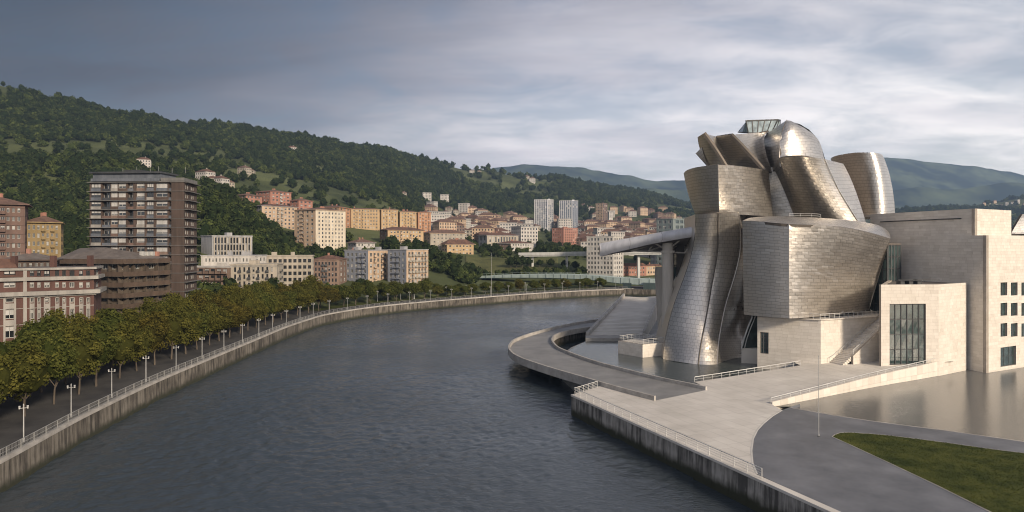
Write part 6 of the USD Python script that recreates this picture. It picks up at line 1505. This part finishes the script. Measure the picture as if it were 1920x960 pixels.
def plant(k, loc, rz, sc, label, group):
    if k not in built_t:
        nm, mt, sd_ = kinds[k]
        built_t[k] = street_tree(nm, label, mt, 100 + sd_, loc, group=group); p = stage.GetPrimAtPath(built_t[k])
        p.GetAttribute('xformOp:rotateZ').Set(rz); p.GetAttribute('xformOp:scale').Set(Gf.Vec3f(*sc))
    else: dup(built_t[k], loc, rz, sc, label, group)
sA_, sE_ = s_at_Y(64), s_at_Y(262)
for ri, (o, nm) in enumerate(((8.0, 'front row by the river'), (14.5, 'middle row'), (21.5, 'back row by the road'))):
    q = sA_ + ri * 2.6; i = 0
    while q < sE_:
        p, n = bank(q + rng.uniform(-.5, .5), o + rng.uniform(-.4, .4)); sc = rng.uniform(.76, 1.12); hz = rng.uniform(.74, 1.08) * (0.92 if ri == 0 else 1.0)
        autumn = (q % 61) < 20
        k = rng.choices(range(6), [4, 4, 2, 2, 2, 2] if autumn else [4, 4, 3, 3, .4, .4])[0]
        plant(k, (*p, ZB), rng.uniform(0, 360), (sc, sc, hz), f'{COLOUR[kinds[k][1]]} plane tree on the promenade, {ORD[i] if i < 40 else "farthest"} in the {nm}', 'plane trees on the left bank promenade')
        q += 6.9; i += 1
q = sE_ + 4; i = 0
while q < s_at_Y(380):
    for o, nm in ((11, 'front'), (19, 'back')):
        p, n = bank(q + rng.uniform(-1.5, 1.5) + (5 if o > 15 else 0), o); far_ = q > s_at_Y(308); sc = rng.uniform(.7, .9) if far_ else rng.uniform(.85, 1.05)
        k = rng.choices(range(6), [1, 1, 4, 4, .3, .3])[0]
        plant(k, (*p, ZB), rng.uniform(0, 360), (sc, sc, rng.uniform(.43, .54) if far_ else rng.uniform(.66, .84)), f'dark {COLOUR[kinds[k][1]]} tree on the far bank, {ORD[i]} of the {nm} line beyond the promenade', 'trees on the far bank towards the bridge')
    q += 7.4 + rng.uniform(-1, 1.5); i += 1

# hill woods: far too many trees to count, one instancer
pr = np.random.default_rng(77)
forest = UsdGeom.PointInstancer.Define(stage, '/World/hillside_woods')
tag(forest.GetPrim(), 'dense dark green woods covering the hillside', 'woods', kind='stuff')
protos = []
for i, mt in enumerate(['leaf_forest', 'leaf_forest', 'leaf_forest_light', 'leaf_forest', 'leaf_forest_light']):
    mb = crown(pr, .5, [1.0, 1.1, .85, 1.2, .95][i], .02, 240, .105, 14, True, .9)
    p = obj('tree', mb, mt, '/World/hillside_woods'); protos.append(p)
forest.CreatePrototypesRel().SetTargets([Sdf.Path(p) for p in protos])
N = 150000
u_ = pr.uniform(-160, 1960, N); Yv = np.sqrt(pr.uniform(240 ** 2, 2700 ** 2, N))
x_, y_ = (u_ - 960) / F * Yv, Yv
z_ = raw_height(x_, y_)
mead = meshkit.fbm(np.stack([x_ / 210, y_ / 290, np.zeros(N)], -1), 4, 61)
clump = meshkit.fbm(np.stack([x_ / 60, y_ / 60, np.zeros(N)], -1), 3, 13)
dens = np.where(mead > .53, .06, 1.0) * np.where(clump < .36, .35, 1.0)
dens = np.where((Yv < 700) & (u_ < 620), np.where(clump < .3, .5, 1.0), dens)              # the near slope is all wood
town = (u_ > 790) & (u_ < 1330) & (z_ < 95) & (Yv > 470)
dens = np.where(town, .10, dens)
dens = np.where((u_ > 868) & (u_ < 1050) & (Yv > 462) & (Yv < 552), 0, dens)                 # grass slope
dens = np.where((u_ > 1125) & (u_ < 1215) & (Yv > 1450) & (Yv < 1850), 0.03, dens)           # meadow above the town
dens = np.where((u_ > 868) & (u_ < 1110) & (Yv > 552) & (Yv < 650), .55, dens)
dens = np.where(z_ < 5.5, 0, dens)
dens = np.where((u_ > 590) & (u_ < 900) & (Yv > 500) & (Yv < 640) & (z_ > 20), dens * .35, dens)
dens = np.where((u_ > 1330) & (u_ < 1640), 0, dens)
dens = np.where((u_ > 1640), dens * .8, dens)
keep = pr.random(N) < dens * np.clip(1.15 - Yv / 4200, .5, 1)
from shapely.strtree import STRtree
geoms = [g.buffer(5.0) for g in BUILT] + [Point(q).buffer(r + 5) for q, r in spots]
# keep the sight lines to the buildings clear: nothing taller than a bush right in front of them
for g in BUILT:
    c = np.array(g.centroid.coords[0])
    if c[1] > 300: geoms.append(Polygon([p * (1 - k / np.linalg.norm(p)) for k in (16,) for p in np.array(g.exterior.coords)]).buffer(3))
tree_ = STRtree(geoms)
ki = np.nonzero(keep)[0]
hit = tree_.query(shapely.points(np.column_stack([x_[ki], y_[ki]])), predicate='within')
bad = np.zeros(len(ki), bool); bad[np.unique(hit[0])] = True
ki = ki[~bad]
size = np.interp(Yv[ki], [260, 500, 1000, 2500], [7.0, 8.5, 11, 17]) * pr.uniform(.65, 1.35, len(ki)); size = np.where(town[ki], np.minimum(size, 9) * .8, size)
lowb = (u_[ki] > 800) & (u_[ki] < 1100) & (Yv[ki] < 560); size = np.where(lowb, size * .75, size)
pos = np.column_stack([x_[ki], y_[ki], z_[ki] - .06 * size]).astype(np.float32)
forest.CreatePositionsAttr(Vt.Vec3fArray.FromNumpy(pos))
forest.CreateProtoIndicesAttr(Vt.IntArray.FromNumpy(pr.integers(0, 5, len(ki)).astype(np.int32)))
hs = pr.uniform(.75, 1.15, len(ki))
forest.CreateScalesAttr(Vt.Vec3fArray.FromNumpy(np.column_stack([size, size, size * hs]).astype(np.float32)))
hq = pr.uniform(0, np.pi, len(ki))
qs = np.column_stack([np.cos(hq), np.zeros(len(ki)), np.zeros(len(ki)), np.sin(hq)])
forest.CreateOrientationsAttr(Vt.QuathArray([Gf.Quath(float(a), 0.0, 0.0, float(d)) for a, _, _, d in qs]))
print('woods', len(ki))

# bushes and single trees one can pick out: between the far houses and along the grass slope
i = 0; grp = 'round trees at the foot of the grass slope'
bush = None; rng = random.Random(19)
for u, Y, s in [(945, 462, 4.6), (962, 464, 5), (978, 463, 4.2), (992, 465, 5), (1010, 466, 4.5), (1026, 464, 5), (1044, 466, 4.6), (1062, 468, 5.2), (1080, 470, 5), (905, 455, 4), (888, 452, 4.8), (872, 448, 5)]:
    q = P2(u, Y); z = ground_z(*q); i += 1
    order = sorted([945, 962, 978, 992, 1010, 1026, 1044, 1062, 1080, 905, 888, 872]).index(u)
    lab = f'round dark tree at the foot of the grass slope, {ORD[order] if order else "first"} from the left'
    if bush is None:
        bush = thing('round_tree', lab, 'tree', grp, (q[0], q[1], z), 0, (s, s, s)); r_ = np.random.default_rng(5)
        obj('trunk', MB().tube([(0, 0, -.1), (0, 0, .35)], .03, 5), 'bark', bush); obj('crown', crown(r_, .5, .85, .15, 500, .075, 18), 'leaf_forest', bush)
    else: dup(bush, (q[0], q[1], z), rng.uniform(0, 360), (s, s, s * rng.uniform(.8, 1.1)), lab, grp)

for i, (u, Y, s) in enumerate([(958, 498, 9), (968, 499, 10), (980, 500, 9), (992, 504, 7), (1012, 502, 6), (1032, 500, 7), (1058, 498, 6.5), (1078, 494, 7)]):
    q = P2(u, Y); dup(bush, (q[0], q[1], ground_z(*q)), rng.uniform(0, 360), (s, s, s * 1.05), f'dark round tree under the white viaduct, {ORD[i] if i else "first"} from its left end', 'round trees under the white viaduct')

# ================================================================ LAMPS, MASTS
def lamp_post(label, loc, group, rz):
    t = thing('lamp_post', label, 'lamp post', group, loc, rz)
    obj('pole', MB().lathe((0, 0, 0), [(.13, 0), (.12, .5), (.075, .55), (.06, 4.35)], 10), 'lamp_grey', t)
    obj('arm', MB().bar((-.42, 0, 4.22), (.42, 0, 4.22), .06), 'lamp_grey', t)
    for x in (-.42, .42):
        h = obj('lamp_head', MB().lathe((x, 0, 0), [(.05, 4.2), (.11, 4.3), (.13, 4.46), (.10, 4.52)], 10), 'lamp_grey', t)
        obj('lamp_glass', MB().lathe((x, 0, 0), [(.05, 4.12), (.09, 4.14), (.10, 4.24)], 10), 'lamp_globe', h)
    obj('finial', MB().lathe((0, 0, 0), [(.05, 4.35), (.07, 4.45), (.07, 4.65), (.02, 4.75)], 8), 'lamp_grey', t)
    return t
first = None; q = s_at_Y(84.5); i = 0
while q < s_at_Y(384):
    p, n = bank(q, 1.3); rz = math.degrees(math.atan2(n[1], n[0])) + 20
    lab = f'pale two headed lamp post on the embankment, {ORD[i]} along from the near end'
    if first is None: first = lamp_post(lab, (*p, ZB), 'lamp posts along the embankment', rz)
    else: dup(first, (*p, ZB), rz, None, lab)
    q += 12.4; i += 1
# lamps at the back of the far promenade
q = s_at_Y(285); i = 0
while q < s_at_Y(375):
    p, n = bank(q, 15.5); dup(first, (*p, ZB), 30, None, f'pale lamp post on the grass under the far bank trees, {ORD[i]} from the left', 'lamp posts under the far bank trees'); q += 13; i += 1
def mast(label, loc, h, r):
    t = thing('mast', label, 'mast', None, loc)
    obj('pole', MB().lathe((0, 0, 0), [(r * 1.6, 0), (r * 1.6, .3), (r, .32), (r * .6, h)], 10), 'lamp_grey', t)
    obj('cap', MB().lathe((0, 0, 0), [(r * .9, h), (r * 1.3, h + .1), (r * .3, h + .25)], 8), 'lamp_grey', t)
    obj('base_plate', MB().lathe((0, 0, 0), [(r * 3.2, 0), (r * 3.2, .06)], 12), 'dark_frame', t)
    return t
g = G(1535, 818, ZP); mast('slender grey flagpole standing on the dark paving near the lawn', (*g, ZP - .02), 10.2, .055)
p, n = bank(s_at_Y(326), .9); mast('tall thin steel mast on the far embankment', (*p, ZB), 20.5, .11)
p, n = bank(s_at_Y(300), 14); mast('short white post among the far bank trees', (*p, ZB), 9.5, .22)
# birds resting on the terrace coping
for k, f_ in enumerate((.35, .52, .66, .74, .84)):
    q = pb + (pc - pb) * f_ + [0, .15]; t = thing('gull', f'white gull resting on the terrace edge, {["leftmost", "second from the left", "middle", "second from the right", "rightmost"][k]}', 'gull', 'gulls on the terrace edge', (q[0], q[1], 14.52), 30 * k)
    s_ = trimesh.creation.icosphere(subdivisions=2, radius=1.0); v = np.array(s_.vertices) * [.22, .09, .10]; v[:, 2] += .13 + .25 * np.clip(-v[:, 0] - .08, 0, 1) * 0; v[:, 1:] *= np.interp(v[:, 0], [-.22, 0, .22], [.55, 1, .9])[:, None] ** .5
    obj('body', MB().add(v, s_.faces), 'white_frame', t, smooth=True)
    hd = np.array(s_.vertices) * .075 + [.2, 0, .27]; obj('head', MB().add(hd, s_.faces), 'white_frame', t, smooth=True)
    obj('beak', MB().tube([(.26, 0, .265), (.36, 0, .25)], [.022, .004], 6), 'ochre_brick', t)
    for s in (-.04, .04): obj('leg', MB().tube([(0, s, 0), (0, s, .07)], .01, 5), 'ochre_brick', t)
    obj('tail', MB().hexa([(-.36, -.04, .12), (-.18, -.06, .11), (-.18, .06, .11), (-.36, .04, .12)], [(-.36, -.04, .14), (-.18, -.06, .16), (-.18, .06, .16), (-.36, .04, .14)]), 'slab_grey', t)

# ================================================================ HAZE
mat('haze', {'v': ('principled_volume', {'color': (0.46, 0.66, 1.0), 'density': 0.00009, 'anisotropy': 0.2})}, [], surface=None, volume='v.volume')
obj('haze', MB().box((0, 400, 368), 23000, 15200, 746), 'haze', kind='stuff', label='thin blue evening haze over the valley', cat='haze')
